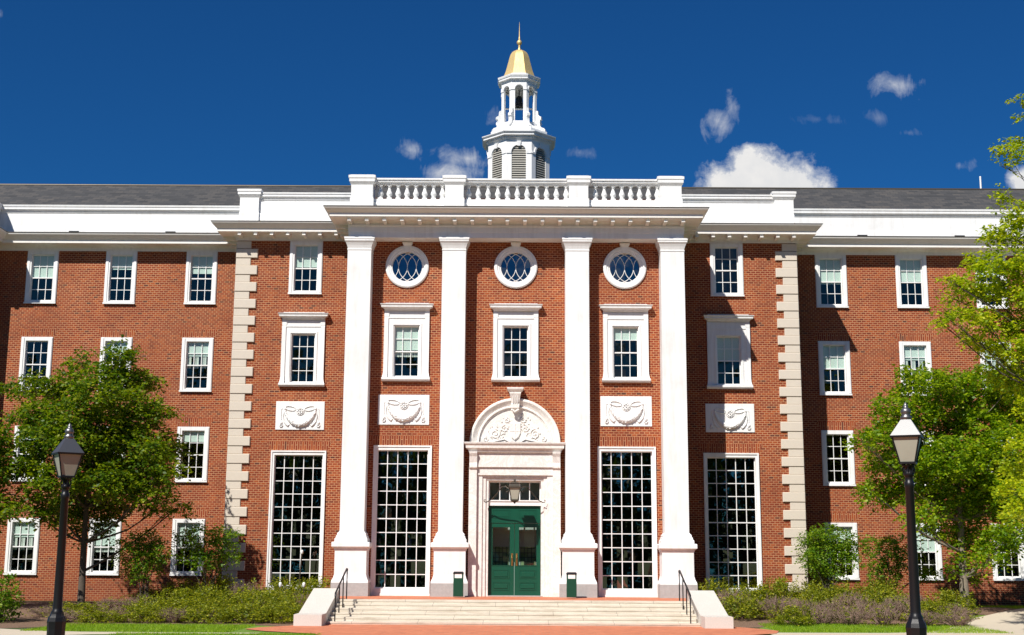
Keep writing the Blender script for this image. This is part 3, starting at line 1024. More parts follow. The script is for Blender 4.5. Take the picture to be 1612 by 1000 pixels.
# architrave + frieze (soffit back to the wall is the horizontal closing face)
b = MB()
b.sweep([(-0.62, 12.53), (0.02, 12.53), (0.02, 12.72), (0.035, 12.725), (0.035, 12.90), (0.05, 12.92), (0.06, 12.96), (0.03, 12.965), (0.03, 13.02), (0.055, 13.06), (0.09, 13.085), (0.11, 13.10), (-0.62, 13.10)], ppath)
b.build('entablature', 'white', B)
b = MB()
b.sweep([(-0.3, 13.098), (0.58, 13.098), (0.58, 13.11), (0.60, 13.115), (0.60, 13.235), (0.63, 13.25), (0.66, 13.275), (0.72, 13.32), (0.765, 13.37), (0.775, 13.41), (-0.3, 13.43)], ppath)
corn = b.build('cornice', 'white_bounce', B)
b = MB()
b.sweep([(0.70, 13.4225), (0.79, 13.412), (0.79, 13.435), (0.30, 13.45)], ppath)
b.build('flashing', 'bronze', corn)


def modillion(parent, name='modillion'):
    b = MB()
    b.loft([[(-0.058, -0.42, z0), (0.058, -0.42, z0), (0.058, 0.0, z1), (-0.058, 0.0, z1)] for z0, z1 in ((-0.08, -0.14), (0, 0))])
    b.box(-0.075, 0.075, -0.44, 0.0, -0.03, 0.0)
    b.box(-0.06, 0.06, -0.46, -0.36, -0.115, -0.09)
    return b.build(name, 'white_bounce', parent)


md = modillion(B)
md.location = (-5.55, -0.68, 13.098)
n = 20
for k in range(1, n):
    copy_tree(md, B, (-5.55+k*(11.16/(n-1)), -0.68, 13.098))
for k in range(3):
    copy_tree(md, B, (PX0-0.10, 0.0+k*0.6, 13.098), -pi/2)
    copy_tree(md, B, (PX1+0.10, 0.0+k*0.6, 13.098), pi/2)
# side bays
for s in (-1, 1):
    x_in = -5.5 if s < 0 else 5.55
    xo = -10.04 if s < 0 else 10.12
    path = [(xo, WY+0.1), (xo, SY-0.02), (x_in, SY-0.02)] if s < 0 else [(x_in, SY-0.02), (xo, SY-0.02), (xo, WY+0.1)]
    b = MB()
    b.sweep([(-0.1, 13.12), (0.03, 13.12), (0.03, 13.24), (0.05, 13.25), (0.07, 13.275), (0.10, 13.30), (0.13, 13.315), (-0.1, 13.315)], path)
    b.build('frieze', 'white', B)
    b = MB()
    b.sweep([(-0.1, 13.314), (0.56, 13.314), (0.58, 13.32), (0.58, 13.43), (0.61, 13.44), (0.65, 13.48), (0.71, 13.54), (0.76, 13.60), (0.77, 13.64), (-0.1, 13.66)], path)
    c = b.build('cornice', 'white_bounce', B)
    MB().sweep([(0.70, 13.6505), (0.785, 13.642), (0.785, 13.662), (0.2, 13.68)], path).build('flashing', 'bronze', c)
    for k in range(8):
        x = (-9.84+k*0.575) if s < 0 else (9.92-k*0.575)
        copy_tree(md, B, (x, SY-0.12, 13.314))
    for k in range(4):
        copy_tree(md, B, (xo+s*0.10, SY+0.3+k*0.6, 13.314), s*pi/2)
    # parapet
    yp = SY+0.32
    xa, xb = (-9.99, x_in) if s < 0 else (x_in, 10.05)
    b = MB()
    pth = [(xa, WY+0.5), (xa, yp), (xb, yp)] if s < 0 else [(xa, yp), (xb, yp), (xb, WY+0.5)]
    b.sweep([(-0.25, 13.6), (0.05, 13.6), (0.05, 14.20), (0.03, 14.22), (0.0, 14.23), (0.0, 14.70), (0.02, 14.72), (0.04, 14.78), (0.09, 14.83), (0.10, 14.84), (0.10, 14.92), (0.125, 14.935), (0.13, 14.99), (0.0, 15.02), (-0.3, 15.02), (-0.3, 13.6)], pth)
    b.build('parapet', 'white', B)
    b = MB()
    xc = -9.69 if s < 0 else 9.76
    b.rect(xc, yp+0.12, [(0.36, 0.24, 13.62), (0.36, 0.24, 14.24), (0.345, 0.225, 14.25), (0.345, 0.225, 14.79), (0.365, 0.245, 14.82), (0.41, 0.29, 14.89), (0.42, 0.30, 14.90), (0.42, 0.30, 14.99), (0.44, 0.32, 15.01), (0.445, 0.325, 15.09), (0.36, 0.24, 15.12)])
    b.build('parapet_post', 'white', B)
# wings
for s in (-1, 1):
    xa, xb = (-19.8, -9.9) if s < 0 else (10.0, 24.0)
    pw = [(-19.8, 3.0), (-19.8, WY), (xb, WY)] if s < 0 else [(xa, WY), (xb, WY)]
    # left block return turns the corner: travel keeps outward (the court side) to the right
    b = MB()
    b.sweep([(-0.1, 13.29), (0.045, 13.29), (0.045, 13.36), (0.06, 13.37), (0.06, 13.40), (0.08, 13.42), (0.12, 13.455), (0.16, 13.475), (-0.1, 13.475)], pw)
    b.build('frieze', 'white', B)
    b = MB()
    b.sweep([(-0.1, 13.474), (0.52, 13.474), (0.54, 13.48), (0.54, 13.60), (0.57, 13.61), (0.60, 13.65), (0.66, 13.71), (0.72, 13.77), (0.74, 13.83), (-0.1, 13.85)], pw)
    c = b.build('cornice', 'white_bounce', B)
    MB().sweep([(0.65, 13.8415), (0.755, 13.832), (0.755, 13.853), (0.0, 13.87)], pw).build('flashing', 'bronze', c)
    pp = [(-19.75, 3.2), (-19.75, WY+0.15), (xb, WY+0.15)] if s < 0 else [(xa, WY+0.15), (xb, WY+0.15)]
    b = MB()
    b.sweep([(-0.2, 13.8), (0.04, 13.8), (0.04, 14.22), (0.0, 14.235), (0.0, 14.80), (0.02, 14.82), (0.05, 14.89), (0.10, 14.93), (0.11, 14.94), (0.11, 15.03), (0.13, 15.04), (0.14, 15.11), (0.0, 15.14), (-0.3, 15.14), (-0.3, 13.8)], pp)
    b.build('parapet', 'white', B)
for x in (-16.85, -13.16, 13.2, 16.9):
    MB().box(x-0.19, x+0.19, WY+0.085, WY+0.14, 13.90, 14.105).build('roof_vent', 'black', B)
# block at the left edge, projecting towards the camera
b = MB()
b.add([(-19.8, 3.45, -0.2), (-19.8, WY, -0.2), (-19.8, WY, 13.4), (-19.8, 3.45, 13.4), (-26, 3.45, -0.2), (-26, 3.45, 13.4)], [(1, 0, 3, 2), (0, 4, 5, 3)])
b.build('wall', 'brick', B)
for nm, prof, mt in (('cornice', [(-0.1, 13.2885), (0.045, 13.29), (0.12, 13.455), (0.16, 13.473), (0.52, 13.473), (0.54, 13.48), (0.54, 13.60), (0.60, 13.65), (0.66, 13.71), (0.72, 13.77), (0.74, 13.83), (-0.1, 13.85)], 'white_bounce'),
                     ('parapet', [(-0.2, 13.8), (0.04, 13.8), (0.04, 14.22), (0.0, 14.235), (0.0, 14.80), (0.05, 14.89), (0.11, 14.94), (0.11, 15.03), (0.14, 15.11), (0.0, 15.14), (-0.3, 15.14), (-0.3, 13.8)], 'white')):
    o = 0.0 if nm == 'cornice' else 0.12
    MB().sweep(prof, [(-26, 3.45+o), (-19.803-o*0.0, 3.45+o), (-19.803, 3.9)]).build(nm, mt, B)

# --- balustrade ------------------------------------------------------------------
bal = MB()
yB = -0.28
bal.sweep([(-0.16, 13.40), (0.17, 13.40), (0.17, 13.80), (0.14, 13.83), (0.14, 13.93), (-0.16, 13.94)], [(-5.2, yB), (5.3, yB)])
bal.sweep([(-0.13, 14.46), (0.10, 14.46), (0.12, 14.50), (0.16, 14.53), (0.16, 14.58), (0.20, 14.60), (0.20, 14.655), (0.10, 14.68), (-0.15, 14.68)], [(-5.2, yB), (5.3, yB)])
balo = bal.build('balustrade', 'white', B)
for x, hw in ((-5.21, 0.367), (-2.075, 0.315), (2.145, 0.325), (5.265, 0.367)):
    b = MB()
    b.rect(x, yB+0.02, [(hw+0.03, 0.38, 13.42), (hw+0.03, 0.38, 13.92), (hw, 0.36, 13.93), (hw, 0.36, 14.37), (hw+0.015, 0.375, 14.40), (hw+0.06, 0.42, 14.47), (hw+0.065, 0.425, 14.48), (hw+0.065, 0.425, 14.58), (hw+0.09, 0.445, 14.60), (hw+0.09, 0.445, 14.69), (hw, 0.36, 14.73)])
    b.build('post', 'white', balo)
b = MB()
b.box(-0.085, 0.085, -0.085, 0.085, 0, 0.05)
b.lathe(0, 0, [(0.065, 0.05), (0.072, 0.07), (0.055, 0.09), (0.090, 0.15), (0.102, 0.19), (0.094, 0.23), (0.064, 0.31), (0.046, 0.38), (0.044, 0.42), (0.066, 0.435), (0.066, 0.455), (0.055, 0.47)], 14)
b.box(-0.075, 0.075, -0.075, 0.075, 0.47, 0.515)
bpro = b.build('baluster', 'white', balo)
xs = [-4.61+0.302*k for k in range(8)]+[-1.60+0.333*k for k in range(11)]+[2.73+0.302*k for k in range(8)]
xs = [x for x in xs if not (-4.72 > x)]
for k, x in enumerate(xs):
    if k == 0:
        bpro.location = (x, yB, 13.945)
    else:
        copy_tree(bpro, balo, (x, yB, 13.945))
# roof deck kerb behind the balustrade
MB().box(-5.4, 5.4, 1.9, 2.1, 13.3, 14.63).build('roof_kerb', 'copper', B)
MB().box(-5.6, 5.6, -0.2, SY+3.0, 13.25, 13.39).build('roof_deck', 'dark', B)

# --- main roof --------------------------------------------------------------------
b = MB()
b.add([(-30, 5.2, 14.7), (26, 5.2, 14.7), (26, 8.8, 17.03), (-30, 8.8, 17.03), (26, 17, 14.6), (-30, 17, 14.6), (-30, 17, 0), (26, 17, 0)],
      [(0, 1, 2, 3), (3, 2, 4, 5), (5, 4, 7, 6)])
b.add([(-30, 5.2, 14.7), (-30, 8.8, 17.03), (-30, 17, 14.6), (26, 5.2, 14.7), (26, 8.8, 17.03), (26, 17, 14.6)], [(0, 1, 2), (3, 5, 4)])
b.add([(-30, 3.6, 13.86), (26, 3.6, 13.86), (26, 5.2, 14.7), (-30, 5.2, 14.7)], [])
roof = b.build('roof', 'slate', B)
MB().tube([(-30, 8.8, 17.03), (26, 8.8, 17.03)], 0.05, 8).build('ridge_cap', 'bronze', roof)
MB().box(-19.7, 24, WY+0.2, 8.4, 14.3, 14.5).build('roof_deck', 'dark', B)
MB().box(-10, 10, SY+0.4, 5.5, 13.45, 13.55).build('roof_deck', 'dark', B)
for x in (23.99,):
    MB().box(x, x+0.1, WY, 17, -0.2, 14.6).build('wall', 'brick', B)
b = MB()
b.tube([(19.3, 9.0, 16.9), (19.3, 9.0, 17.62)], 0.038, 8)
b.sphere((19.3, 9.0, 17.62), 0.042, 8)
tag(b.build('vent_pipe', 'white'), 'thin white vent pipe standing on the slate roof ridge at right', 'vent pipe')

# --- cupola -------------------------------------------------------------------------
cx, cy = 0.115, 10.5
cup = thing('cupola_root', 'x', 'x')
bpy.data.objects.remove(cup)
b = MB()
AP = 1.30
k8 = math.tan(pi/8)
# lower drum as 8 faces with arched openings
zb, zt = 15.6, 19.40
hw8 = AP*k8


def face_pts(ang, ap, pts):
    """pts (u, z, out) -> world, face normal at ang"""
    nx, ny = math.cos(ang), math.sin(ang)
    tx, ty = -ny, nx
    return [(cx+nx*(ap+o)+tx*u, cy+ny*(ap+o)+ty*u, z) for u, z, o in pts]


def arched_face(b, ang, ap, half, z0, z1, aw, az0, aspring, depth=0.12, n=14):
    """face with round headed opening of half width aw, springing at aspring"""
    arc = [(aw*math.cos(pi*i/n), aspring+aw*math.sin(pi*i/n)) for i in range(n+1)]   # from +aw to -aw
    b.add(face_pts(ang, ap, [(-half, z0, 0), (-aw, z0, 0), (-aw, aspring, 0), (-half, aspring, 0)]), [(0, 1, 2, 3)])
    b.add(face_pts(ang, ap, [(aw, z0, 0), (half, z0, 0), (half, aspring, 0), (aw, aspring, 0)]), [(0, 1, 2, 3)])
    if az0 > z0:
        b.add(face_pts(ang, ap, [(-aw, z0, 0), (aw, z0, 0), (aw, az0, 0), (-aw, az0, 0)]), [(0, 1, 2, 3)])
    for i in range(n):
        (u0, w0), (u1, w1) = arc[i], arc[i+1]
        t0 = half*(1-2*i/n)
        t1 = half*(1-2*(i+1)/n)
        b.add(face_pts(ang, ap, [(u0, w0, 0), (t0, z1, 0), (t1, z1, 0), (u1, w1, 0)]), [(0, 1, 2, 3)])
    b.add(face_pts(ang, ap, [(half, aspring, 0), (half, z1, 0), (aw, aspring, 0)]), [(0, 1, 2)])
    b.add(face_pts(ang, ap, [(-half, aspring, 0), (-half, z1, 0), (-aw, aspring, 0)]), [(0, 2, 1)])
    # reveal
    loop = [(aw, az0)]+arc+[(-aw, az0)]
    for (u0, w0), (u1, w1) in zip(loop, loop[1:]):
        b.add(face_pts(ang, ap, [(u0, w0, 0), (u1, w1, 0), (u1, w1, -depth), (u0, w0, -depth)]), [(0, 1, 2, 3)])


def archivolt(b, ang, ap, r0, r1, zs, out, n=14):
    ringo = []
    for i in range(n+1):
        c, s_ = math.cos(pi*i/n), math.sin(pi*i/n)
        ringo.append(face_pts(ang, ap, [(r0*c, zs+r0*s_, 0), (r0*c, zs+r0*s_, out), (r1*c, zs+r1*s_, out), (r1*c, zs+r1*s_, 0)]))
    b.loft(ringo, True)


lous = []
for i in range(8):
    a = -pi/2+i*pi/4
    arched_face(b, a, AP, hw8, zb, zt, 0.30, 16.0, 18.68)
    archivolt(b, a, AP, 0.315, 0.40, 18.68, 0.035)
    b.add(*(lambda P: (P, [(0, 1, 2, 3), (4, 7, 6, 5), (0, 4, 5, 1), (1, 5, 6, 2), (2, 6, 7, 3), (3, 7, 4, 0)]))(
        face_pts(a, AP, [(-0.06, 18.94, 0.07), (0.06, 18.94, 0.07), (0.09, 19.15, 0.09), (-0.09, 19.15, 0.09), (-0.06, 18.94, -0.02), (0.06, 18.94, -0.02), (0.09, 19.15, -0.02), (-0.09, 19.15, -0.02)])))
    for s in (-1, 1):
        u0, u1 = sorted((s*0.315, s*(hw8-0.01)))
        P = face_pts(a, AP, [(u0, 18.63, 0.03), (u1, 18.63, 0.03), (u1, 18.71, 0.03), (u0, 18.71, 0.03), (u0, 18.63, 0), (u1, 18.63, 0), (u1, 18.71, 0), (u0, 18.71, 0)])
        b.add(P, [(0, 1, 2, 3), (4, 7, 6, 5), (0, 4, 5, 1), (1, 5, 6, 2), (2, 6, 7, 3), (3, 7, 4, 0)])
    z = 16.6
    lou = MB()
    lous.append(lou)
    while z < 18.96:
        if z < 18.68:
            hwd = 0.30
        else:
            hwd = math.sqrt(max(0.30**2-(z-18.68)**2, 0.001))
        P = face_pts(a, AP, [(-hwd, z, -0.015), (hwd, z, -0.015), (hwd, z+0.10, -0.10), (-hwd, z+0.10, -0.10), (-hwd, z+0.015, -0.015), (hwd, z+0.015, -0.015), (hwd, z+0.115, -0.10), (-hwd, z+0.115, -0.10)])
        lou.add(P, [(0, 3, 2, 1), (4, 5, 6, 7), (0, 1, 5, 4), (2, 3, 7, 6), (1, 2, 6, 5), (3, 0, 4, 7)])
        z += 0.098
cupola = b.build('cupola', 'white', B)
for lou in lous:
    lou.build('louvre', 'louvre', cupola)
MB().oct(cx, cy, [(AP-0.13, 15.7), (AP-0.13, 19.1)]).build('louvre_backing', 'dark', cupola)


def octpath(ap):
    k = ap/math.cos(pi/8)
    # counter-clockwise travel puts outward to the right
    return [(cx+k*math.cos(pi/8+i*pi/4), cy+k*math.sin(pi/8+i*pi/4)) for i in range(8)]


b = MB()
b.sweep([(-0.2, 19.23), (0.02, 19.23), (0.03, 19.27), (0.05, 19.285), (0.06, 19.29), (0.06, 19.35), (0.11, 19.36), (0.13, 19.38), (0.21, 19.385), (0.21, 19.45), (0.235, 19.465), (0.27, 19.51), (0.275, 19.545), (-0.1, 19.60)], octpath(AP), True)
# dentils
for i in range(8):
    a = -pi/2+i*pi/4
    for q in range(11):
        u = -0.50+q*0.10
        P = face_pts(a, AP, [(u-0.025, 19.292, 0.105), (u+0.025, 19.292, 0.105), (u+0.025, 19.358, 0.105), (u-0.025, 19.358, 0.105), (u-0.025, 19.292, 0.05), (u+0.025, 19.292, 0.05), (u+0.025, 19.358, 0.05), (u-0.025, 19.358, 0.05)])
        b.add(P, [(0, 1, 2, 3), (0, 4, 5, 1), (1, 5, 6, 2), (2, 6, 7, 3), (3, 7, 4, 0)])
b.build('cornice', 'white', cupola)
b = MB()
b.oct(cx, cy, [(1.20, 19.55), (1.20, 19.80), (1.17, 19.84), (1.10, 19.86), (1.03, 19.92), (0.95, 20.0), (0.90, 20.06), (0.86, 20.10), (0.84, 20.22)])
# scroll buttresses on the eight corners
for i in range(8):
    a = pi/8+i*pi/4
    nx, ny = math.cos(a), math.sin(a)
    tx, ty = -ny*0.07, nx*0.07
    pr = [(0.80, 19.8), (1.20, 19.8), (1.23, 19.92), (1.17, 20.0), (1.07, 20.03), (1.01, 20.10), (0.985, 20.25), (1.0, 20.38), (1.05, 20.42), (1.05, 20.52), (0.98, 20.56), (0.92, 20.62), (0.90, 20.8), (0.80, 20.8)]
    b.loft([[(cx+nx*r+s*tx, cy+ny*r+s*ty, z) for r, z in pr] for s in (-1, 1)])
b.build('scroll_base', 'white', cupola)
# open belfry
BA = 0.755
b = MB()
hb = BA*k8
for i in range(8):
    a = -pi/2+i*pi/4
    arched_face(b, a, BA, hb, 20.2, 22.25, 0.175, 20.2, 21.68, 0.10)
    archivolt(b, a, BA, 0.18, 0.225, 21.68, 0.025)
    for s in (-1, 1):
        u0, u1 = sorted((s*0.18, s*(hb+0.01)))
        P = face_pts(a, BA, [(u0, 21.64, 0.03), (u1, 21.64, 0.03), (u1, 21.70, 0.03), (u0, 21.70, 0.03), (u0, 21.64, 0), (u1, 21.64, 0), (u1, 21.70, 0), (u0, 21.70, 0)])
        b.add(P, [(0, 1, 2, 3), (4, 7, 6, 5), (0, 4, 5, 1), (1, 5, 6, 2), (2, 6, 7, 3), (3, 7, 4, 0)])
    # inner faces so that the posts have thickness
    arched_face(b, a, BA-0.10, hb-0.04, 20.2, 22.25, 0.175, 20.2, 21.68, 0.0)
b.oct(cx, cy, [(BA-0.02, 22.2), (BA-0.02, 22.3)])
b.oct(cx, cy, [(BA-0.02, 20.15), (BA-0.02, 20.225)])
b.build('belfry', 'white', cupola)
b = MB()
b.sweep([(-0.1, 22.02), (0.02, 22.02), (0.03, 22.07), (0.05, 22.09), (0.09, 22.105), (0.12, 22.11), (0.12, 22.18), (0.145, 22.20), (0.16, 22.25), (0.165, 22.29), (-0.15, 22.36)], octpath(BA), True)
b.oct(cx, cy, [(0.70, 22.32), (0.70, 22.41)])
b.build('cornice', 'white', cupola)
b = MB()
b.oct(cx, cy, [(0.67, 22.39), (0.645, 22.47), (0.585, 22.64), (0.52, 22.90), (0.47, 23.10), (0.425, 23.30), (0.375, 23.46), (0.31, 23.57), (0.22, 23.65), (0.10, 23.69)])
b.build('dome', 'gold', cupola)
b = MB()
b.lathe(cx, cy, [(0.07, 23.70), (0.055, 23.80), (0.035, 23.85), (0.06, 23.88), (0.035, 23.91), (0.05, 23.94), (0.105, 24.0), (0.12, 24.06), (0.10, 24.12), (0.05, 24.17), (0.03, 24.2), (0.055, 24.23), (0.03, 24.27), (0.026, 24.35), (0.012, 24.75), (0.004, 25.02)], 16)
b.build('finial', 'gold', cupola)
b = MB()
b.lathe(cx, cy, [(0.05, 21.62), (0.09, 21.60), (0.13, 21.54), (0.15, 21.45), (0.165, 21.3), (0.19, 21.2), (0.23, 21.12), (0.24, 21.09), (0.20, 21.09)], 20)
b.lathe(cx, cy, [(0.02, 21.6), (0.02, 21.95)], 8)
b.sphere((cx, cy, 21.07), 0.045, 10)
b.build('bell', 'bell', cupola)
MB().box(cx-0.65, cx+0.65, cy-0.05, cy+0.05, 21.0, 21.05).build('bell_frame', 'white', cupola)
MB().box(cx-0.65, cx+0.65, cy-0.06, cy+0.06, 21.9, 21.98).build('bell_beam', 'white', cupola)

# --- relief panels -------------------------------------------------------------------


def relief_panel(hw=0.855, H=1.005):
    b = MB()
    b.cbox(-hw, hw, -0.03, 0.02, 0, H, 0.008)
    p = b.build('relief_panel', 'white')
    g = MB()
    y = -0.035
    # garland
    def gz_(t):
        a = t*1.32
        return 0.55*math.sin(a)/math.sin(1.32), 0.74-0.54*(math.cos(a)-math.cos(1.32))/(1-math.cos(1.32))
    pts, rad = [], []
    for k in range(25):
        t = -1+2*k/24
        x, z = gz_(t)
        pts.append((x, y, z))
        rad.append(0.03+0.075*(1-abs(t)**1.8))
    g.tube(pts, rad, 10)
    rr = random.Random(4)
    for k in range(90):
        t = rr.uniform(-0.95, 0.95)
        r = 0.02+0.07*(1-abs(t)**1.8)
        gx_, gz0 = gz_(t)
        o = rr.uniform(-r, r)
        g.sphere((gx_+rr.uniform(-0.02, 0.02), y-math.sqrt(max(r*r*1.3-o*o, 0))*0.9, gz0+o), rr.uniform(0.016, 0.03), 6)
    # rosette
    def ringt(x, z, r, t, a0=0, a1=2*pi, n=24, dy=0.0):
        g.tube([(x+r*math.cos(a0+(a1-a0)*i/n), y+dy, z+r*math.sin(a0+(a1-a0)*i/n)) for i in range(n+1)], t, 7)
    ringt(0, 0.66, 0.13, 0.024)
    ringt(0, 0.66, 0.045, 0.02)
    for i in range(8):
        g.sphere((0.085*math.cos(i*pi/4), y-0.02, 0.66+0.085*math.sin(i*pi/4)), 0.034, 8)
    g.sphere((0, y-0.04, 0.66), 0.03, 8)
    for s in (-1, 1):
        # ribbon bow
        g.tube([(s*(0.34+0.19*math.cos(a)), y, 0.76+0.075*math.sin(a)+0.03*math.cos(a)) for a in np.linspace(0, 2*pi, 22)], 0.026, 7)
        g.tube([(s*0.22, y, 0.72), (s*0.26, y, 0.67), (s*0.33, y, 0.66)], 0.016, 7)
        g.sphere((s*0.53, y, 0.74), 0.055, 8)
        # drop
        g.tube([(s*0.62, y, 0.76), (s*0.66, y, 0.73), (s*0.655, y, 0.35)], 0.014, 6)
        g.sphere((s*0.655, y, 0.24), 0.055, 8, 1.2)
        for q in range(6):
            a = q*pi/3
            g.sphere((s*0.655+0.045*math.cos(a), y-0.01, 0.15+0.045*math.sin(a)), 0.028, 6)
        g.tube([(s*0.56, y, 0.70), (s*0.60, y, 0.45), (s*0.55, y, 0.30), (s*0.47, y, 0.19), (s*0.42, y, 0.14), (s*0.37, y, 0.20)], [0.018, 0.026, 0.036, 0.042, 0.038, 0.02], 7)
    g.build('garland', 'white', p)
    return p


rp = relief_panel()
rp.parent = B
rp.location = (-3.69, -0.0, 6.268)
copy_tree(rp, B, (3.73, 0.0, 6.258))
copy_tree(rp, B, (-7.53, SY, 6.305))
copy_tree(rp, B, (7.57, SY, 6.305))

# --- doorway --------------------------------------------------------------------------
dx = 0.03
b = MB()
for s in (-1, 1):
    def sx_(a0, a1):
        return sorted((dx+s*a0, dx+s*a1))
    a, c = sx_(1.245, 1.50)
    b.box(a, c, -0.42, 0.0, TZ, 4.86)                 # outer pilaster
    a, c = sx_(1.06, 1.245)
    b.box(a, c, -0.30, 0.0, TZ, 4.60)
    a, c = sx_(0.95, 1.06)
    b.box(a, c, -0.25, 0.0, TZ, 4.52)
    a, c = sx_(0.86, 0.95)
    b.box(a, c, -0.20, 0.12, TZ, 4.46)
    a, c = sx_(1.22, 1.50)
    b.box(a, c, -0.46, -0.42, TZ, TZ+0.16)
    # consoles
    a, c = sx_(1.235, 1.49)
    b.loft([[(a, -0.421, z), (c, -0.421, z), (c, -0.421-q, z), (a, -0.421-q, z)][::-1] for q, z in ((0.03, 4.80), (0.06, 4.84), (0.06, 4.90), (0.045, 5.0), (0.09, 5.2), (0.14, 5.30), (0.145, 5.36))])
b.box(dx-1.49, dx+1.49, -0.40, 0.0, 4.86, 5.37)
b.box(dx-1.245, dx+1.245, -0.34, 0.0, 4.60, 4.859)
b.box(dx-1.06, dx+1.06, -0.27, 0.0, 4.52, 4.599)
b.box(dx-0.95, dx+0.95, -0.22, 0.12, 4.44, 4.519)
sur = b.build('doorway_surround', 'marble', B)
b = MB()
b.sweep([(-0.2, 5.345), (0.06, 5.345), (0.07, 5.40), (0.10, 5.44), (0.155, 5.47), (0.16, 5.56), (0.20, 5.60), (0.215, 5.64), (0.215, 5.665), (-0.2, 5.69)],
        [(dx-1.455, 0.02), (dx-1.455, -0.42), (dx+1.455, -0.42), (dx+1.455, 0.02)])
b.build('door_cornice', 'marble', sur)
# tympanum
n = 40
b = MB()
az = 5.66
def arcr(r, y):
    return [(dx+r*math.cos(pi*i/n), y, az+r*math.sin(pi*i/n)) for i in range(n+1)]
prof = [(1.505, 0.01), (1.505, -0.16), (1.47, -0.20), (1.42, -0.20), (1.37, -0.16), (1.33, -0.13), (1.26, -0.09), (1.24, -0.12), (1.20, -0.12), (1.19, -0.07), (1.16, -0.07), (1.15, -0.05)]
b.loft([arcr(r, y) for r, y in prof], False, False, False)
b.add(arcr(1.15, -0.05)+[(dx, -0.05, az)], [tuple([n+1]+[i, i+1]) for i in range(n)])
tym = b.build('tympanum', 'marble', sur)
b = MB()
b.loft([[(dx-w, -0.30-o, z), (dx+w, -0.30-o, z), (dx+w, 0.0, z), (dx-w, 0.0, z)] for w, o, z in
        ((0.12, -0.08, 6.80), (0.13, 0.0, 6.83), (0.14, 0.0, 6.95), (0.125, -0.03, 6.98), (0.155, 0.0, 7.15), (0.185, 0.06, 7.30), (0.19, 0.06, 7.36), (0.24, 0.10, 7.40), (0.27, 0.13, 7.45), (0.275, 0.13, 7.50))])
for q in (-0.07, 0.0, 0.07):
    b.box(dx+q-0.012, dx+q+0.012, -0.335, -0.29, 6.99, 7.30)
for i in range(5):
    b.sphere((dx-0.1+0.05*i, -0.27, 6.76-0.03*(2-abs(i-2))), 0.045, 8)
b.build('keystone', 'marble', sur)
b = MB()
y = -0.06
def sp(x0, z0, r, turns, s, t0=0.03):
    pts, rd = [], []
    for i in range(40):
        k = i/39
        a = k*turns*2*pi+pi/2
        rr_ = r*(1-0.85*k)
        pts.append((dx+x0+s*rr_*math.cos(a), y, z0+rr_*math.sin(a)))
        rd.append(t0*(1-0.4*k))
    b.tube(pts, rd, 7)
for s in (-1, 1):
    sp(s*0.66, az+0.33, 0.17, 1.8, s)
    sp(s*0.34, az+0.50, 0.12, 1.4, -s, 0.022)
    sp(s*0.28, az+0.78, 0.10, 1.3, s, 0.022)
    sp(s*0.95, az+0.14, 0.09, 1.3, -s, 0.02)
    b.tube([(dx+s*x, y, az+z) for x, z in ((0.18, 0.05), (0.35, 0.15), (0.55, 0.10), (0.75, 0.05), (0.98, 0.05))], [0.03, 0.035, 0.03, 0.025, 0.01], 7)
    rr = random.Random(9+s)
    for q in range(44):
        a = rr.uniform(0.15, 1.35)
        r = rr.uniform(0.45, 1.0)
        b.sphere((dx+s*r*math.cos(a), y, az+r*math.sin(a)), rr.uniform(0.015, 0.035), 6)
# shield with plain cross
sh = [(-0.19, 0.70), (0.19, 0.70), (0.19, 0.35), (0.12, 0.20), (0.0, 0.10), (-0.12, 0.20), (-0.19, 0.35)]
b.loft([[(dx+x*k, yy, az+0.42+(z-0.42)*k) for x, z in sh] for k, yy in ((1.0, -0.045), (1.0, -0.08), (0.9, -0.095))])
b.box(dx-0.17, dx+0.17, -0.105, -0.09, az+0.40, az+0.425)
b.box(dx-0.012, dx+0.012, -0.106, -0.09, az+0.16, az+0.66)
b.build('relief', 'marble', tym)
# transom bar, transom, door leaves
b = MB()
b.box(dx-0.86, dx+0.86, -0.10, 0.14, 3.62, 3.80).box(dx-0.86, dx+0.86, -0.13, -0.10, 3.76, 3.80)
b.box(dx-0.86, dx-0.82, 0.0, 0.12, 3.80, 4.44).box(dx+0.82, dx+0.86, 0.0, 0.12, 3.80, 4.44).box(dx-0.82, dx+0.82, 0.0, 0.12, 4.38, 4.44)
for i in (1, 2, 3, 4):
    x = dx-0.82+1.64*i/5
    b.box(x-0.014, x+0.014, 0.02, 0.06, 3.80, 4.38)
tr = b.build('transom', 'white', B)
MB().box(dx-0.82, dx+0.82, 0.042, 0.048, 3.80, 4.38).build('pane', 'glass_door', tr)
b = MB()
b.box(dx-0.86, dx+0.86, -0.02, 0.10, 3.06, 3.62)
for s in (-1, 1):
    a, c = sorted((dx+s*0.14, dx+s*0.72))
    b.box(a, c, -0.028, -0.02, 3.20, 3.215).box(a, c, -0.028, -0.02, 3.47, 3.485)
    b.box(a, a+0.015, -0.028, -0.02, 3.215, 3.47).box(c-0.015, c, -0.028, -0.02, 3.215, 3.47)
    b.box(a+0.05, c-0.05, -0.032, -0.02, 3.26, 3.42)
b.build('door_head', 'green', B)
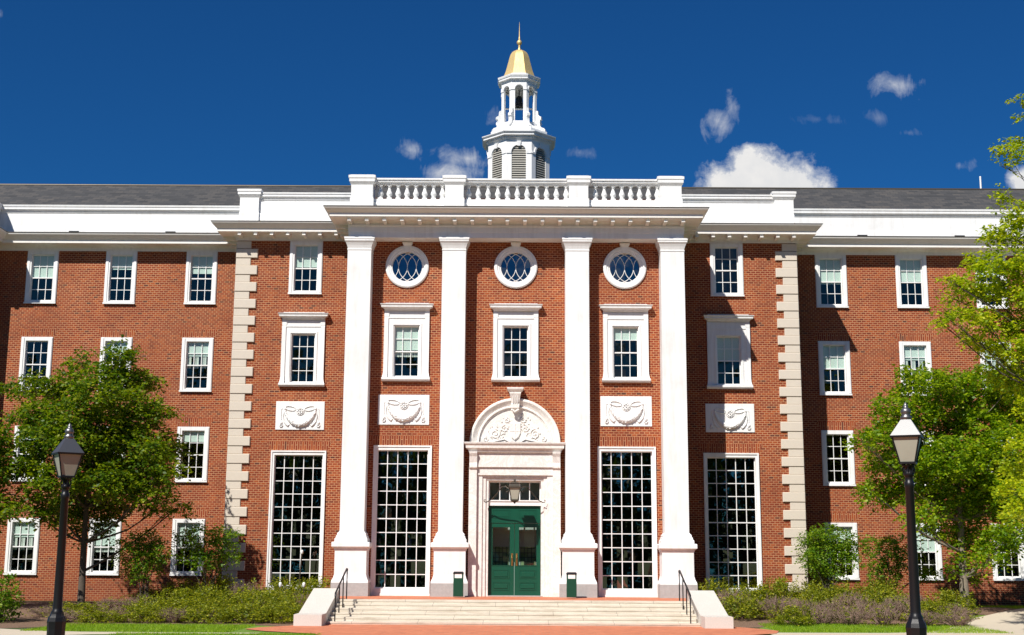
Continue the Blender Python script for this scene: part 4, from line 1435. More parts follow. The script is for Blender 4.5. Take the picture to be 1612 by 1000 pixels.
for s in (-1, 1):
    x0, x1 = sorted((dx+s*0.006, dx+s*0.855))
    b = MB()
    y0, y1 = 0.0, 0.06
    g0, g1 = sorted((dx+s*0.15, dx+s*0.72))
    b.box(x0, g0, y0, y1, TZ+0.01, 3.05).box(g1, x1, y0, y1, TZ+0.01, 3.05)
    b.box(g0, g1, y0, y1, 2.92, 3.05).box(g0, g1, y0, y1, TZ+0.01, 1.70)
    for z0, z1 in ((0.90, 1.15), (1.27, 1.54)):
        b.box(g0+0.01, g1-0.01, y0-0.012, y0, z0, z0+0.018).box(g0+0.01, g1-0.01, y0-0.012, y0, z1-0.018, z1)
        b.box(g0+0.01, g0+0.028, y0-0.012, y0, z0+0.018, z1-0.018).box(g1-0.028, g1-0.01, y0-0.012, y0, z0+0.018, z1-0.018)
        b.cbox(g0+0.06, g1-0.06, y0-0.018, y0, z0+0.05, z1-0.05, 0.012)
    b.box(g0-0.02, g1+0.02, y0-0.014, y0, 1.68, 1.70).box(g0-0.02, g1+0.02, y0-0.014, y0, 2.92, 2.94)
    d = b.build('door_leaf', 'green', B)
    MB().box(g0, g1, 0.028, 0.034, 1.70, 2.92).build('pane', 'glass_door', d)
    h = MB()
    hx = dx+s*0.075
    h.box(hx-0.03, hx+0.03, -0.012, 0.0, 1.68, 2.08)
    h.tube([(hx, -0.01, 1.74), (hx, -0.07, 1.77), (hx, -0.085, 1.87), (hx, -0.07, 1.97), (hx, -0.01, 2.0)], 0.013, 8)
    h.build('handle', 'brass', d)
b = MB()
b.box(-0.85, 0.9, 0.9, 0.95, TZ, 4.6)
vs = b.build('door_backing', 'backing', B)  # pale panel added behind door and transom so their glass reads lighter
for x in (-0.45, 0.45):
    m = MB()
    m.box(x-0.26+dx, x+0.26+dx, 0.88, 0.895, 1.55, 2.30)
    m.build('painted_window', 'window_view', vs)  # flat panel, daylit panes put into its colour
MB().box(dx-0.86, dx+0.92, -0.25, 0.3, TZ-0.0, TZ+0.03).build('threshold', 'granite_grey', B)

# ------------------------------------------------------------------ lantern over the door
L = thing('wall_lantern', 'weathered bronze lantern on curved arms over the green entrance door', 'lantern', (0.03, -1.0, 3.68))


def lantern_body(parent, mat_f, mat_g, half_t, half_b, H, roofh, sc_=1.0, hexa=4):
    pass


b = MB()
hw0, hw1 = 0.115, 0.175
for sx in (-1, 1):
    for sy in (-1, 1):
        b.tube([(sx*hw0, sy*hw0, 0.10), (sx*hw1, sy*hw1, 0.47)], 0.014, 6)
b.rect(0, 0, [(0.05, 0.05, 0.02), (0.13, 0.13, 0.06), (0.13, 0.13, 0.10), (0.11, 0.11, 0.105)])
b.rect(0, 0, [(0.20, 0.20, 0.46), (0.205, 0.205, 0.50), (0.16, 0.16, 0.54), (0.15, 0.15, 0.60), (0.17, 0.17, 0.61), (0.09, 0.09, 0.66), (0.05, 0.05, 0.68)])
b.sphere((0, 0, 0.0), 0.035, 8)
b.sphere((0, 0, 0.71), 0.035, 8)
b.lathe(0, 0, [(0.025, 0.70), (0.03, 0.74), (0.004, 0.80)], 8)
b.build('lantern_frame', 'bronze', L)
MB().rect(0, 0, [(hw0-0.012, hw0-0.012, 0.10), (hw1-0.012, hw1-0.012, 0.465)]).build('lantern_glass', 'glass_lamp', L)
for s in (-1, 1):
    b = MB()
    pts = [(s*0.19, 0.0, 0.44), (s*0.30, 0.04, 0.52), (s*0.42, 0.12, 0.50), (s*0.58, 0.30, 0.30), (s*0.75, 0.48, 0.12), (s*0.88, 0.60, 0.06), (s*0.93, 0.62, 0.03)]
    b.tube(pts, 0.016, 7)
    b.tube([(s*0.93, 0.60, 0.03), (s*0.99, 0.58, 0.05), (s*1.0, 0.58, 0.11), (s*0.95, 0.58, 0.11)], 0.015, 6)
    b.tube([(s*0.20, 0, 0.38), (s*0.26, 0.0, 0.33), (s*0.31, 0.02, 0.37), (s*0.28, 0.02, 0.42)], 0.012, 6)
    b.build('bracket', 'bronze', L)

# ------------------------------------------------------------------ terrace, steps
TF = -3.9
b = MB()
b.box(-5.93, 5.97, TF, 2.3, -0.1, TZ)
b.build('terrace', 'paving')['kind'] = 'structure'
ST = thing('entrance_steps', 'wide pale granite entrance steps between sloping cheek walls', 'steps', (0, -5, GZ))
rise = (TZ-GZ)/6
for k in range(6):
    z1 = TZ-rise*k-(0.0 if k else 0.0)
    y1 = TF-0.42*k
    b = MB()
    b.cbox(-5.17, 5.2, y1-0.36 if k == 0 else y1-0.0-0.42+0.42, 0, 0, 1, 0.0) if False else None
    front = TF-0.42*k
    if k == 0:
        b.box(-5.17, 5.2, front-0.36, front-0.003, TZ-0.05, TZ+0.004)
        b.box(-5.165, 5.195, front-0.348, front-0.01, TZ-rise-0.3, TZ-0.05)
        # top tread: 0.36 m of granite before the paving
    else:
        b.box(-5.17+0.001*k, 5.2-0.001*k, TF-0.36-0.42*k, TF-0.42*(k-1)-0.335, z1-0.045, z1)
        b.box(-5.165, 5.195, TF-0.348-0.42*k, TF-0.42*(k-1)-0.34, -0.1, z1-0.045)
    o = b.build('step', 'step', ST, (0, 5, -GZ))
for s, xi, xo in ((-1, -5.17, -5.93), (1, 5.20, 5.97)):
    a, c = min(xi, xo), max(xi, xo)
    b = MB()
    pr = [(-3.55, 0.0), (-7.2, 0.0), (-7.2, 0.385), (-6.35, 0.39), (-3.75, 1.005), (-3.55, 1.005)]
    b.loft([[(a, y, z) for y, z in pr], [(c, y, z) for y, z in pr]])
    b.build('cheek_wall', 'granite', ST, (0, 5, -GZ))

for s, X in ((-1, -4.93), (1, 4.93)):
    hr = thing('handrail', 'black iron handrail on the %s of the entrance steps' % ('left side' if s < 0 else 'right side'), 'handrail', (X, -5.1, GZ), group='handrails on the entrance steps')
    b = MB()
    def rz(y):
        return 1.585+(y-TF)*(1.585-0.945)/2.4
    b.tube([(0, TF+5.1-0.0, rz(TF)-GZ-0.06), (0, TF+5.1, rz(TF)-GZ-0.01), (0, TF+5.1-0.12, rz(TF)-GZ), (0, -6.2+5.1, rz(-6.2)-GZ), (0, -6.33+5.1, rz(-6.3)-GZ-0.02), (0, -6.35+5.1, rz(-6.3)-GZ-0.11)], 0.027, 8)
    b.build('rail', 'black', hr)
    for y in (TF+0.0, -4.72, -5.52, -6.33):
        kk = max(0, min(5, int((TF-0.36-y)/0.42)+1)) if y < TF-0.36 else 0
        zb_ = TZ-rise*kk if y > -6.36+0.1 else GZ
        MB().tube([(0, y+5.1, zb_-GZ), (0, y+5.1, rz(y)-GZ-0.01)], 0.018, 8).build('post', 'black', hr)

# ------------------------------------------------------------------ litter bins
for X, lab in ((-1.72, 'slim green litter bin with black hood left of the entrance door'), (1.83, 'slim green litter bin with black hood right of the entrance door')):
    t = thing('litter_bin', lab, 'bin', (X, -1.6, TZ), group='litter bins by the entrance')
    b = MB()
    b.cbox(-0.155, 0.155, -0.14, 0.14, 0.03, 0.60, 0.012)
    b.cbox(-0.155, -0.115, -0.14, 0.14, 0.60, 0.74, 0.008).cbox(0.115, 0.155, -0.14, 0.14, 0.60, 0.74, 0.008)
    b.box(-0.115, 0.115, 0.10, 0.14, 0.60, 0.74)
    b.build('bin_body', 'bin', t)
    b = MB()
    b.loft([[(-w, -d, z), (w, -d, z), (w, d, z), (-w, d, z)] for w, d, z in ((0.165, 0.15, 0.735), (0.165, 0.15, 0.76), (0.13, 0.12, 0.80), (0.12, 0.11, 0.80))])
    b.build('hood', 'black', t)
    b = MB()
    b.box(-0.113, 0.113, -0.135, -0.125, 0.60, 0.732)
    b.build('liner', 'blind_white', t)

# ------------------------------------------------------------------ street lamps
def street_lamp(X, Y, z0, label, zc, rot):
    """zc: height of the base collar"""
    t = thing('street_lamp', label, 'street lamp', (X, Y, z0), rot, group='black lamp posts beside the paths')
    c = zc-z0
    b = MB()
    b.lathe(0, 0, [(0.175, 0.0), (0.175, 0.10), (0.155, 0.13), (0.150, 0.16), (0.125, 0.22), (0.12, 0.28), (0.12, c-0.20), (0.124, c-0.14), (0.128, c-0.10), (0.115, c-0.05), (0.095, c-0.02), (0.088, c), (0.085, c+0.02), (0.065, c+0.03)], 8, pi/8, False)
    b.build('base', 'black', t)
    b = MB()
    b.lathe(0, 0, [(0.078, c), (0.08, c+0.03), (0.066, c+0.05), (0.063, c+0.08), (0.05, c+1.55), (0.058, c+1.56), (0.058, c+1.62), (0.048, c+1.63), (0.048, c+1.69), (0.062, c+1.70), (0.062, c+1.73), (0.045, c+1.75), (0.045, c+1.80), (0.075, c+1.805), (0.075, c+1.825)], 16)
    b.build('post', 'black', t)
    b = MB()
    lb = c+1.85           # lantern bottom
    for i in range(8):
        a = i*pi/4
        b.tube([(0.045*math.cos(a), 0.045*math.sin(a), lb-0.16), (0.075*math.cos(a), 0.075*math.sin(a), lb-0.08), (0.055*math.cos(a), 0.055*math.sin(a), lb-0.03), (0.09*math.cos(a), 0.09*math.sin(a), lb)], 0.008, 5)
    h0, h1 = 0.088, 0.160
    lt = lb+0.315
    b.rect(0, 0, [(h0+0.008, h0+0.008, lb-0.012), (h0+0.008, h0+0.008, lb+0.012)])
    for sx in (-1, 1):
        for sy in (-1, 1):
            b.tube([(sx*h0, sy*h0, lb), (sx*h1, sy*h1, lt)], 0.010, 6)
    b.rect(0, 0, [(h1+0.018, h1+0.018, lt-0.012), (h1+0.022, h1+0.022, lt+0.012)])
    b.build('lantern_frame', 'black', t)
    MB().rect(0, 0, [(h0-0.006, h0-0.006, lb+0.01), (h1-0.006, h1-0.006, lt-0.01)]).build('lantern_glass', 'glass_lamp', t)
    b = MB()
    b.rect(0, 0, [(h1+0.018, h1+0.018, lt+0.012), (0.060, 0.060, lt+0.21), (0.055, 0.055, lt+0.215)])
    b.lathe(0, 0, [(0.055, lt+0.21), (0.07, lt+0.235), (0.07, lt+0.25), (0.045, lt+0.265), (0.055, lt+0.29), (0.062, lt+0.31), (0.058, lt+0.335), (0.035, lt+0.36), (0.025, lt+0.365), (0.03, lt+0.385), (0.022, lt+0.405), (0.004, lt+0.43)], 14)
    b.build('lamp_roof', 'lamproof', t)
    return t


street_lamp(-6.15, -25.3, GZ, 'black lamp post in front of the leafy tree at the left', 1.13, 0.58)
street_lamp(4.85, -27.5, GZ, 'black lamp post with sunlit lantern roof, right of the entrance steps', 1.225, -0.40)

# ------------------------------------------------------------------ vegetation


def leaf_cloud(rng, cents, dirs, length, n_leaf, size, droop=0.25, flat=0.6):
    """sprays of leaves. cents (N,3) start, dirs (N,3) unit. returns quads verts"""
    N = len(cents)
    t = (np.arange(n_leaf)+0.6)/n_leaf
    t = np.tile(t, (N, 1))+rng.uniform(-0.05, 0.05, (N, n_leaf))
    L = length*rng.uniform(0.6, 1.25, (N, 1))
    pos = cents[:, None, :]+dirs[:, None, :]*(t*L)[..., None]
    pos[..., 2] -= droop*(t**2)*L
    side = np.cross(dirs, np.array([0, 0, 1.0]))
    side /= (np.linalg.norm(side, axis=1, keepdims=True)+1e-6)
    sgn = np.where(np.arange(n_leaf) % 2 == 0, 1.0, -1.0)
    off = side[:, None, :]*(sgn*size*0.55)[None, :, None]
    pos = pos+off+rng.normal(0, size*0.35, pos.shape)
    P = pos.reshape(-1, 3)
    K = len(P)
    ax = (dirs[:, None, :]*0.6+side[:, None, :]*sgn[None, :, None]).reshape(-1, 3)+rng.normal(0, 0.35, (K, 3))
    ax[:, 2] -= 0.25
    ax /= np.linalg.norm(ax, axis=1, keepdims=True)
    up = np.array([0, 0, 1.0])*flat+rng.normal(0, 0.55, (K, 3))
    w = np.cross(ax, up)
    w /= (np.linalg.norm(w, axis=1, keepdims=True)+1e-6)
    s = size*rng.uniform(0.65, 1.3, (K, 1))
    a = P-ax*s*0.5
    c = P+ax*s*0.5
    m = P-ax*s*0.05
    V = np.stack([a, m+w*s*0.30, c, m-w*s*0.30], 1)
    return V.reshape(-1, 3)


def make_tree(name, label, cat, base, trunk_pts, lobes, leafmat, bark, seed, trunk_r=0.12, size=0.12, spray=0.5, nl=13, dens=46, inner=0.35, group=None):
    """trunk_pts world points from base upward; lobes list of (x,y,z,rx,rz)"""
    rng = np.random.default_rng(seed)
    rd = random.Random(seed)
    t = thing(name, label, cat, base, group=group)
    bx = Vector(base)
    thin = 0.6 if name == 'locust_tree' else 1.0
    b = MB()
    tp = [Vector(p)-bx for p in trunk_pts]
    n = len(tp)
    rads = [trunk_r*(1.0-0.72*i/(n-1)) for i in range(n)]
    tp2 = [tp[0]-Vector((0, 0, 0.05)), tp[0]+(tp[1]-tp[0])*0.08]+tp[1:]
    b.tube(tp2, [trunk_r*1.5, trunk_r*1.05]+rads[1:], 12)
    cents, dirs = [], []
    for (lx, ly, lz, r, rz_) in lobes:
        c = Vector((lx, ly, lz))-bx
        # join the trunk at a point lower than the lobe
        best = min(range(1, n), key=lambda i: abs(tp[i].z-(c.z-0.45*(c-tp[i]).to_2d().length-0.3)))
        st = tp[best]
        mid = st.lerp(c, 0.5)+Vector((rd.uniform(-.15, .15), rd.uniform(-.15, .15), -0.12*(c-st).length*0.5))
        r0 = thin*min(rads[best]*0.45, 0.012+0.011*(c-st).length)
        pts = [st, st.lerp(mid, 0.5)+Vector((0, 0, -0.03)), mid, mid.lerp(c, 0.5)+Vector((rd.uniform(-.08, .08), 0, rd.uniform(0, .08))), c]
        b.tube(pts, [r0, r0*0.8, r0*0.6, r0*0.42, r0*0.28], 6)
        for q in range(7):
            v = Vector((rd.gauss(0, 1), rd.gauss(0, 1), rd.gauss(0.2, 0.7))).normalized()
            e = c+Vector((v.x*r*0.8, v.y*r*0.8, v.z*rz_*0.8))
            s0 = pts[2].lerp(c, rd.uniform(0.2, 1.0))
            b.tube([s0, s0.lerp(e, 0.5)+Vector((0, 0, 0.05)), e], [r0*0.3, r0*0.2, 0.004], 4)
        k = int(dens*(r*r*rz_)**0.66/0.35)
        u = rng.normal(0, 1, (k, 3))
        u /= np.linalg.norm(u, axis=1, keepdims=True)
        rr = rng.uniform(inner, 1.0, (k, 1))**0.6
        p = np.array(c)+u*rr*np.array([r, r, rz_])*0.85
        d = u*np.array([1, 1, 0.35])+rng.normal(0, 0.35, (k, 3))
        d[:, 2] += 0.10
        d /= np.linalg.norm(d, axis=1, keepdims=True)
        cents.append(p)
        dirs.append(d)
    b.build('trunk', bark, t)
    V = leaf_cloud(rng, np.concatenate(cents), np.concatenate(dirs), spray, nl, size)
    np_mesh('crown', V, np.arange(len(V)).reshape(-1, 4), leafmat, t)
    return t


CAMP = Vector((0.08, -43.5, 1.9))
CR = cam.matrix_world.to_3x3()


def at(px, py, Y):
    """where the sight line of a photograph pixel meets the plane y = Y (only used to read positions off the photograph)"""
    d = CR @ Vector(((px-806)/F, (500-py)/F, -1))
    return CAMP+d*((Y-CAMP.y)/d.y)


def lobes_px(lst, Y, sd, spread=1.3, k=1.0):
    rd = random.Random(sd)
    out = []
    for (px, py, r) in lst:
        y = Y+rd.uniform(-spread, spread)
        p = at(px, py, y)
        s = (y+43.5)/F
        out.append((p.x, p.y, p.z, k*r*s, k*r*s*0.72))
    return out


# left tree
left = [(190, 560, 26), (175, 590, 36), (205, 600, 36), (125, 570, 20), (115, 600, 30), (230, 605, 24), (150, 620, 42), (200, 635, 45), (95, 620, 32), (55, 610, 28), (25, 612, 18),
        (110, 655, 46), (60, 650, 34), (160, 670, 48), (215, 670, 42), (250, 650, 24), (60, 690, 34), (30, 660, 20), (90, 705, 42), (140, 720, 46), (190, 720, 46), (235, 710, 36), (265, 700, 24), (262, 740, 26), (230, 750, 36),
        (55, 735, 30), (95, 750, 42), (140, 770, 44), (185, 765, 40), (60, 775, 26), (105, 795, 34), (150, 808, 30), (80, 810, 24), (180, 800, 26), (255, 797, 20), (280, 800, 16), (222, 782, 18), (278, 715, 16), (120, 830, 18), (155, 838, 16),
        (255, 715, 26), (250, 768, 24), (205, 765, 24), (40, 800, 18), (170, 748, 40), (120, 690, 44), (185, 690, 44), (75, 670, 36)]
make_tree('leafy_tree', 'broad green tree with slim dark trunk in front of the left wing', 'tree', (at(128, 940, -1.3).x, -1.3, gh(0, -1.3)),
          [(at(128, 940, -1.3).x, -1.3, gh(0, -1.3)), at(130, 900, -1.3), at(132, 855, -1.3), at(136, 800, -1.3), at(145, 740, -1.3), at(152, 680, -1.3), at(165, 620, -1.3), at(180, 575, -1.3)],
          lobes_px(left, -1.6, 5, 1.5, 0.84), 'leaf', 'bark', 11, 0.115, 0.125, 0.50, 14, 112)
# tree whose edge enters at the left
eL = [(-22, 690, 34), (2, 705, 20), (8, 745, 22), (-30, 750, 40), (0, 790, 20), (-35, 800, 36), (12, 802, 14), (-60, 720, 60), (16, 722, 12), (-70, 780, 50), (-6, 815, 16), (-50, 650, 34), (-90, 680, 60)]
p0 = at(-75, 950, -2.5)
make_tree('leafy_tree', 'tree at the left edge with only the tips of its branches in view', 'tree', (p0.x, -2.5, gh(0, -2.5)),
          [(p0.x, -2.5, gh(0, -2.5)), at(-74, 900, -2.5), at(-72, 850, -2.5), at(-70, 780, -2.5), at(-65, 700, -2.5)], lobes_px(eL, -2.5, 3), 'leaf', 'bark', 21, 0.10, 0.125, 0.46, 13, 125)
# right tree near the wall
rt = [(1440, 590, 22), (1430, 620, 26), (1400, 640, 26), (1380, 690, 26), (1355, 695, 14), (1410, 680, 36), (1450, 650, 38), (1390, 730, 24), (1420, 730, 38), (1390, 770, 26), (1370, 775, 16), (1460, 700, 44), (1500, 650, 44), (1500, 610, 36),
      (1420, 785, 26), (1460, 760, 44), (1500, 720, 50), (1540, 670, 50), (1545, 740, 52), (1590, 700, 48), (1590, 640, 46), (1500, 790, 44), (1550, 800, 44), (1595, 780, 46), (1450, 810, 26), (1490, 835, 28), (1530, 850, 30), (1570, 850, 32), (1600, 840, 30),
      (1560, 880, 22), (1545, 610, 44), (1600, 600, 44), (1640, 660, 60), (1640, 760, 60), (1470, 600, 28), (1520, 880, 16), (1500, 900, 10), (1530, 905, 12), (1476, 740, 40), (1560, 770, 44)]
p0 = at(1519, 952, -1.2)
make_tree('leafy_tree', 'dense green tree with pale grey trunk in front of the right wing', 'tree', (p0.x, -1.2, gh(0, -1.2)),
          [(p0.x, -1.2, gh(0, -1.2)), at(1517, 910, -1.2), at(1514, 870, -1.2), at(1512, 820, -1.2), at(1508, 750, -1.2), at(1506, 680, -1.2), at(1505, 620, -1.2)],
          lobes_px(rt, -1.6, 6, 1.4, 0.93), 'leaf_mid', 'bark_grey', 31, 0.15, 0.12, 0.46, 13, 130)
# near locust with yellow-green feathery foliage, trunk off frame
lo = [(1605, 160, 10), (1610, 185, 10), (1585, 235, 12), (1600, 225, 14), (1612, 245, 16), (1582, 262, 9), (1585, 312, 14), (1600, 330, 16), (1565, 372, 18), (1590, 365, 26), (1612, 350, 24), (1540, 408, 18), (1560, 425, 22), (1530, 415, 12), (1590, 410, 28), (1612, 430, 30),
      (1495, 442, 12), (1510, 450, 16), (1535, 455, 22), (1560, 462, 24), (1590, 460, 28), (1490, 500, 13), (1477, 505, 10), (1515, 495, 20), (1540, 500, 22), (1575, 510, 28), (1530, 530, 18), (1555, 545, 22), (1590, 550, 30), (1580, 590, 26), (1610, 520, 30), (1612, 600, 30),
      (1600, 740, 26), (1612, 700, 24), (1598, 770, 22), (1612, 800, 24), (1590, 810, 14), (1500, 470, 12), (1640, 470, 50), (1640, 560, 50), (1646, 390, 34), (1655, 310, 30), (1642, 240, 20), (1650, 720, 40), (1640, 640, 40), (1700, 500, 70), (1700, 350, 70)]
pb = at(1690, 950, -10)
lob = lobes_px(lo, -10, 8, 0.9, 0.86)
make_tree('locust_tree', 'yellow-green feathery branches of a nearer tree reaching in from the right edge', 'tree', (pb.x, -10, GZ),
          [(pb.x, -10, GZ), at(1690, 850, -10), at(1688, 740, -10), at(1684, 640, -10), at(1675, 540, -10), at(1665, 430, -10), at(1655, 320, -10), at(1650, 220, -10)],
          lob, 'leaf_bright', 'bark', 41, 0.16, 0.10, 0.38, 14, 175)
# multi-stem flowering shrubs against the walls


def small_tree(label, pxs, base_px, Y, seed, mt='leaf_crape'):
    p0 = at(base_px[0], base_px[1], Y)
    g = gh(0, Y)
    base = (p0.x, Y, g)
    rng = np.random.default_rng(seed)
    rd = random.Random(seed)
    t = thing('large_shrub', label, 'shrub', base, group='multi-stemmed shrubs against the wings')
    lb = lobes_px(pxs, Y, seed, 0.5)
    b = MB()
    cents, dirs = [], []
    for (x, y, z, r, rz_) in lb:
        c = Vector((x-base[0], y-base[1], z-base[2]))
        s0 = Vector((rd.uniform(-.12, .12), rd.uniform(-.12, .12), 0))
        b.tube([s0, s0.lerp(c, 0.45)+Vector((-0.12*c.x, 0, 0.12)), c], [0.022, 0.014, 0.006], 5)
        k = int(190*(r*r*rz_)**0.66/0.35)
        u = rng.normal(0, 1, (k, 3))
        u /= np.linalg.norm(u, axis=1, keepdims=True)
        p = np.array(c)+u*(rng.uniform(0.2, 1, (k, 1))**0.6)*np.array([r, r, rz_])*0.9
        d = u+rng.normal(0, 0.4, (k, 3))
        d /= np.linalg.norm(d, axis=1, keepdims=True)
        cents.append(p)
        dirs.append(d)
    b.build('stems', 'bark', t)
    V = leaf_cloud(rng, np.concatenate(cents), np.concatenate(dirs), 0.28, 10, 0.085)
    np_mesh('foliage', V, np.arange(len(V)).reshape(-1, 4), mt, t)


small_tree('upright leafy shrub left of the nearest left-wing window, trunk stems showing', [(205, 855, 18), (235, 852, 20), (255, 868, 16), (200, 875, 16), (225, 880, 22), (245, 888, 14), (205, 900, 12), (222, 905, 12), (228, 862, 20)], (228, 925), -1.2, 51)
small_tree('loose leafy shrub between the left wing window and the stone quoins', [(290, 845, 14), (315, 840, 16), (345, 845, 18), (365, 848, 14), (300, 862, 16), (330, 865, 20), (358, 870, 16), (295, 880, 12), (340, 888, 14), (366, 880, 10), (318, 885, 14)], (325, 925), -0.9, 52)
small_tree('dense dark green shrub beside the right-hand quoins', [(1280, 845, 16), (1305, 842, 20), (1330, 850, 18), (1270, 865, 16), (1298, 868, 24), (1328, 872, 20), (1288, 892, 20), (1312, 898, 20), (1340, 862, 12), (1345, 885, 10), (1278, 880, 16), (1302, 912, 16)], (1302, 930), 1.0, 53)
small_tree('straggly green shrub behind the right lamp post', [(1370, 858, 16), (1395, 862, 18), (1415, 858, 18), (1380, 885, 16), (1405, 888, 18), (1425, 885, 14), (1400, 910, 14), (1378, 905, 12), (1462, 898, 12), (1450, 905, 12), (1440, 870, 14)], (1402, 935), 1.0, 54)
small_tree('dark green shrub cut off by the left edge of the view', [(5, 915, 16), (12, 935, 16), (-5, 950, 24), (20, 945, 12), (8, 962, 16), (-20, 925, 20), (-25, 965, 20)], (0, 985), -6.0, 55)


def bush_mesh(name, seed, R=0.52, H=0.62, twiggy=False, n=200):
    rng = np.random.default_rng(seed)
    rd = random.Random(seed)
    b = MB()
    m = 120 if twiggy else 26
    for q in range(m):
        a = rd.uniform(0, 2*pi)
        e = math.sqrt(rd.random())
        top = Vector((R*e*math.cos(a), R*e*math.sin(a), H*(1-0.45*e*e)*rd.uniform(0.75, 1.08)))
        s0 = top*0.15
        s0.z = 0
        mid = s0.lerp(top, 0.55)+Vector((rd.uniform(-.05, .05), rd.uniform(-.05, .05), 0))
        b.tube([s0, mid, top], [0.008, 0.006, 0.003], 3, False)
        if twiggy:
            for w in range(4):
                p = mid.lerp(top, rd.uniform(0.0, 0.9))
                b.tube([p, p+Vector((rd.uniform(-.10, .10), rd.uniform(-.10, .10), rd.uniform(0.04, .15)))], [0.0045, 0.002], 3, False)
    k = n
    u = rng.normal(0, 1, (k, 3))
    u[:, 2] = np.abs(u[:, 2])*1.0
    u /= np.linalg.norm(u, axis=1, keepdims=True)
    # lumpy outline
    lump = 1+0.30*np.sin(4*np.arctan2(u[:, 1], u[:, 0])+seed)*np.sin(5*u[:, 2]+seed)+0.12*np.sin(11*np.arctan2(u[:, 1], u[:, 0])+seed*2)
    p = u*(rng.uniform(0.3, 1, (k, 1))**0.5)*np.array([R, R, H*0.88])*lump[:, None]
    p[:, 2] += 0.03
    d = u*np.array([0.7, 0.7, 0.5])+rng.normal(0, 0.3, (k, 3))
    d[:, 2] += 0.7
    d /= np.linalg.norm(d, axis=1, keepdims=True)
    V = leaf_cloud(rng, p, d, 0.19, 10, 0.058, 0.0, 0.2)
    return b, V


def shrub_proto(name, seed, leafm, R, H, twiggy, n):
    b, V = bush_mesh(name, seed, R, H, twiggy, n)
    t = thing(name, None, None)
    b.build('stems', 'twig', t)
    np_mesh('foliage', V, np.arange(len(V)).reshape(-1, 4), leafm, t)
    return t


green_p = [shrub_proto('low_shrub', 60+i, 'leaf_shrub', 0.60, 0.66, False, 420) for i in range(3)]
brown_p = [shrub_proto('twiggy_shrub', 70+i, 'leaf_shrub', 0.62, 0.62, True, 34) for i in range(3)]
used = set()
ordn = ['first', 'second', 'third', 'fourth', 'fifth', 'sixth', 'seventh', 'eighth', 'ninth', 'tenth', 'eleventh']


def put(proto_list, i, x, y, s, label, group):
    p = proto_list[i % 3]
    if p.name in used:
        o = copy_tree(p, None)
    else:
        used.add(p.name)
        o = p
    o.location = (x, y, gh(x, y))
    o.rotation_euler = (0, 0, i*1.7)
    o.scale = s
    tag(o, label, 'shrub', group)


rd = random.Random(12)
cnt = 0
# left bed, from the steps outward
rowsL = [('front row', -5.7, -6.55, -13.2, 0.98, 0.80), ('second row', -4.2, -6.6, -13.8, 0.98, 0.92), ('third row', -2.4, -6.55, -12.8, 1.0, 1.0), ('back row by the wall', -0.5, -6.5, -12.0, 1.05, 1.12)]
for (nm, y, xa, xb, dxx, hs) in rowsL:
    x = xa
    i = 0
    while x > xb:
        far = x < -11.2
        k = hs*rd.uniform(0.82, 1.18)*(0.68 if far else 1.0)
        brown = (cnt*7 % 9 in (3, 6)) or (far and cnt % 2 == 0)
        nmo = ordn[min(i, 10)]
        lab = ('%s brownish twiggy shrub' if brown else '%s low yellow-green shrub') % nmo
        lab = '%s left of the steps, %s' % (lab, nm)
        put(brown_p if brown else green_p, cnt, x+rd.uniform(-.15, .15), y+rd.uniform(-.3, .3), (rd.uniform(0.95, 1.25), rd.uniform(0.95, 1.2), k), lab, 'low shrubs in the planting beds')
        x -= dxx*rd.uniform(0.9, 1.1)
        i += 1
        cnt += 1
rowsR = [('front row', -5.2, 7.9, 13.0, 0.92, 0.80, True), ('second row', -3.9, 6.75, 13.6, 0.92, 1.0, True), ('third row', -2.4, 6.6, 13.4, 0.98, 1.08, None), ('back row by the wall', -0.4, 6.5, 12.6, 1.05, 1.12, False)]
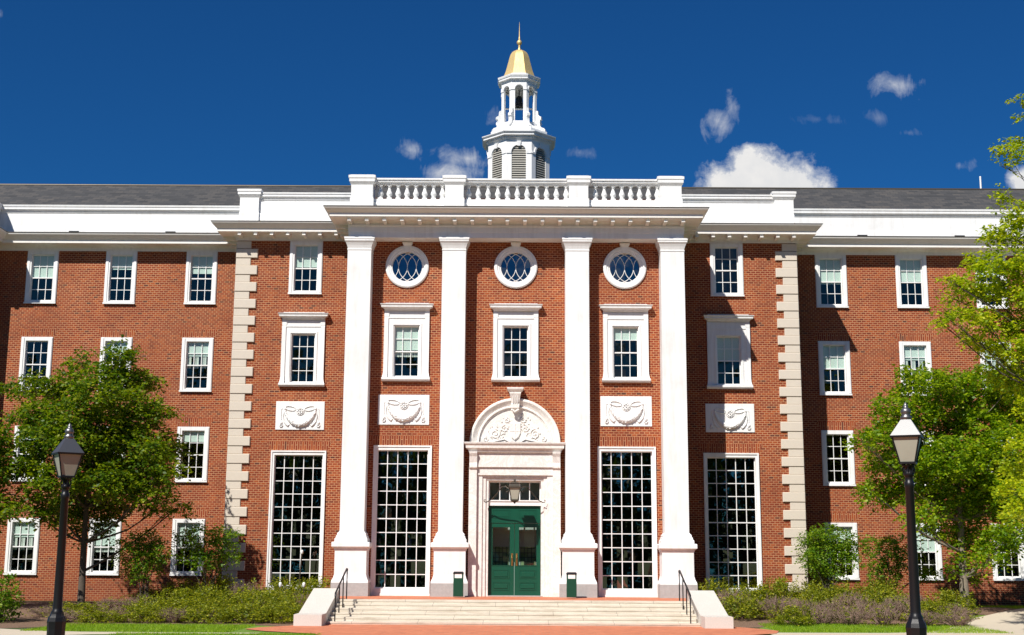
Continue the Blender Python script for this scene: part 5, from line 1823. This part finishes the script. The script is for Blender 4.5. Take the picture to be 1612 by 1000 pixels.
for (nm, y, xa, xb, dxx, hs, br) in rowsR:
    x = xa
    i = 0
    while x < xb:
        k = hs*rd.uniform(0.85, 1.15)*(0.85 if x > 12 else 1.0)
        brown = br if br is not None else (cnt % 2 == 0)
        if br and cnt % 6 == 4:
            brown = False
        nmo = ordn[min(i, 10)]
        lab = ('%s brownish twiggy shrub' if brown else '%s low yellow-green shrub') % nmo
        lab = '%s right of the steps, %s' % (lab, nm)
        put(brown_p if brown else green_p, cnt, x+rd.uniform(-.15, .15), y+rd.uniform(-.3, .3), (rd.uniform(0.95, 1.25), rd.uniform(0.95, 1.2), k), lab, 'low shrubs in the planting beds')
        x += dxx*rd.uniform(0.9, 1.1)
        i += 1
        cnt += 1

# slim garden light and spotlights in front of the left tall window
t = thing('garden_light', 'slim dark pole light before the tall left window, among the shrubs', 'light', (at(470, 920, 0.8).x, 0.8, gh(0, 0.8)))
MB().tube([(0, 0, 0), (0.03, 0, 0.9), (0.07, 0, 1.62)], 0.022, 8).build('pole', 'bronze', t)
MB().lathe(0.07, 0, [(0.03, 1.60), (0.05, 1.63), (0.05, 1.72), (0.02, 1.74)], 10).build('lamp_head', 'white', t)
for px, lab in ((441, 'small white garden spotlight left of the slim pole light'), (478, 'small white garden spotlight right of the slim pole light')):
    q = at(px, 930, -1.2)
    t = thing('spotlight', lab, 'spotlight', (q.x, -1.2, gh(0, -1.2)), group='white garden spotlights')
    MB().tube([(0, 0, 0), (0, 0, 0.60)], 0.015, 6).build('stake', 'bronze', t)
    MB().lathe(0, 0, [(0.02, 0.60), (0.045, 0.63), (0.05, 0.71), (0.035, 0.75), (0.01, 0.76)], 10).build('lamp_head', 'white', t)

# ------------------------------------------------------------------ the wood across the lawn behind the viewer (seen mirrored in the panes)
rng = np.random.default_rng(99)
cs, ds = [], []
for q in range(46):
    x = -75+q*3.4+rng.uniform(-1, 1)
    y = -78+rng.uniform(-6, 6)
    h = rng.uniform(15, 22)
    k = 230
    u = rng.normal(0, 1, (k, 3))
    u /= np.linalg.norm(u, axis=1, keepdims=True)
    p = np.array([x, y, h*0.5])+u*(rng.uniform(0.4, 1, (k, 1)))*np.array([3.6, 2.5, h*0.52])
    cs.append(p)
    ds.append(u)
V = leaf_cloud(rng, np.concatenate(cs), np.concatenate(ds), 1.6, 9, 0.85)
tag(np_mesh('woodland', V, np.arange(len(V)).reshape(-1, 4), 'leaf_back', None), 'wood of dark green trees across the lawn, behind the viewer', 'woodland', kind='stuff')
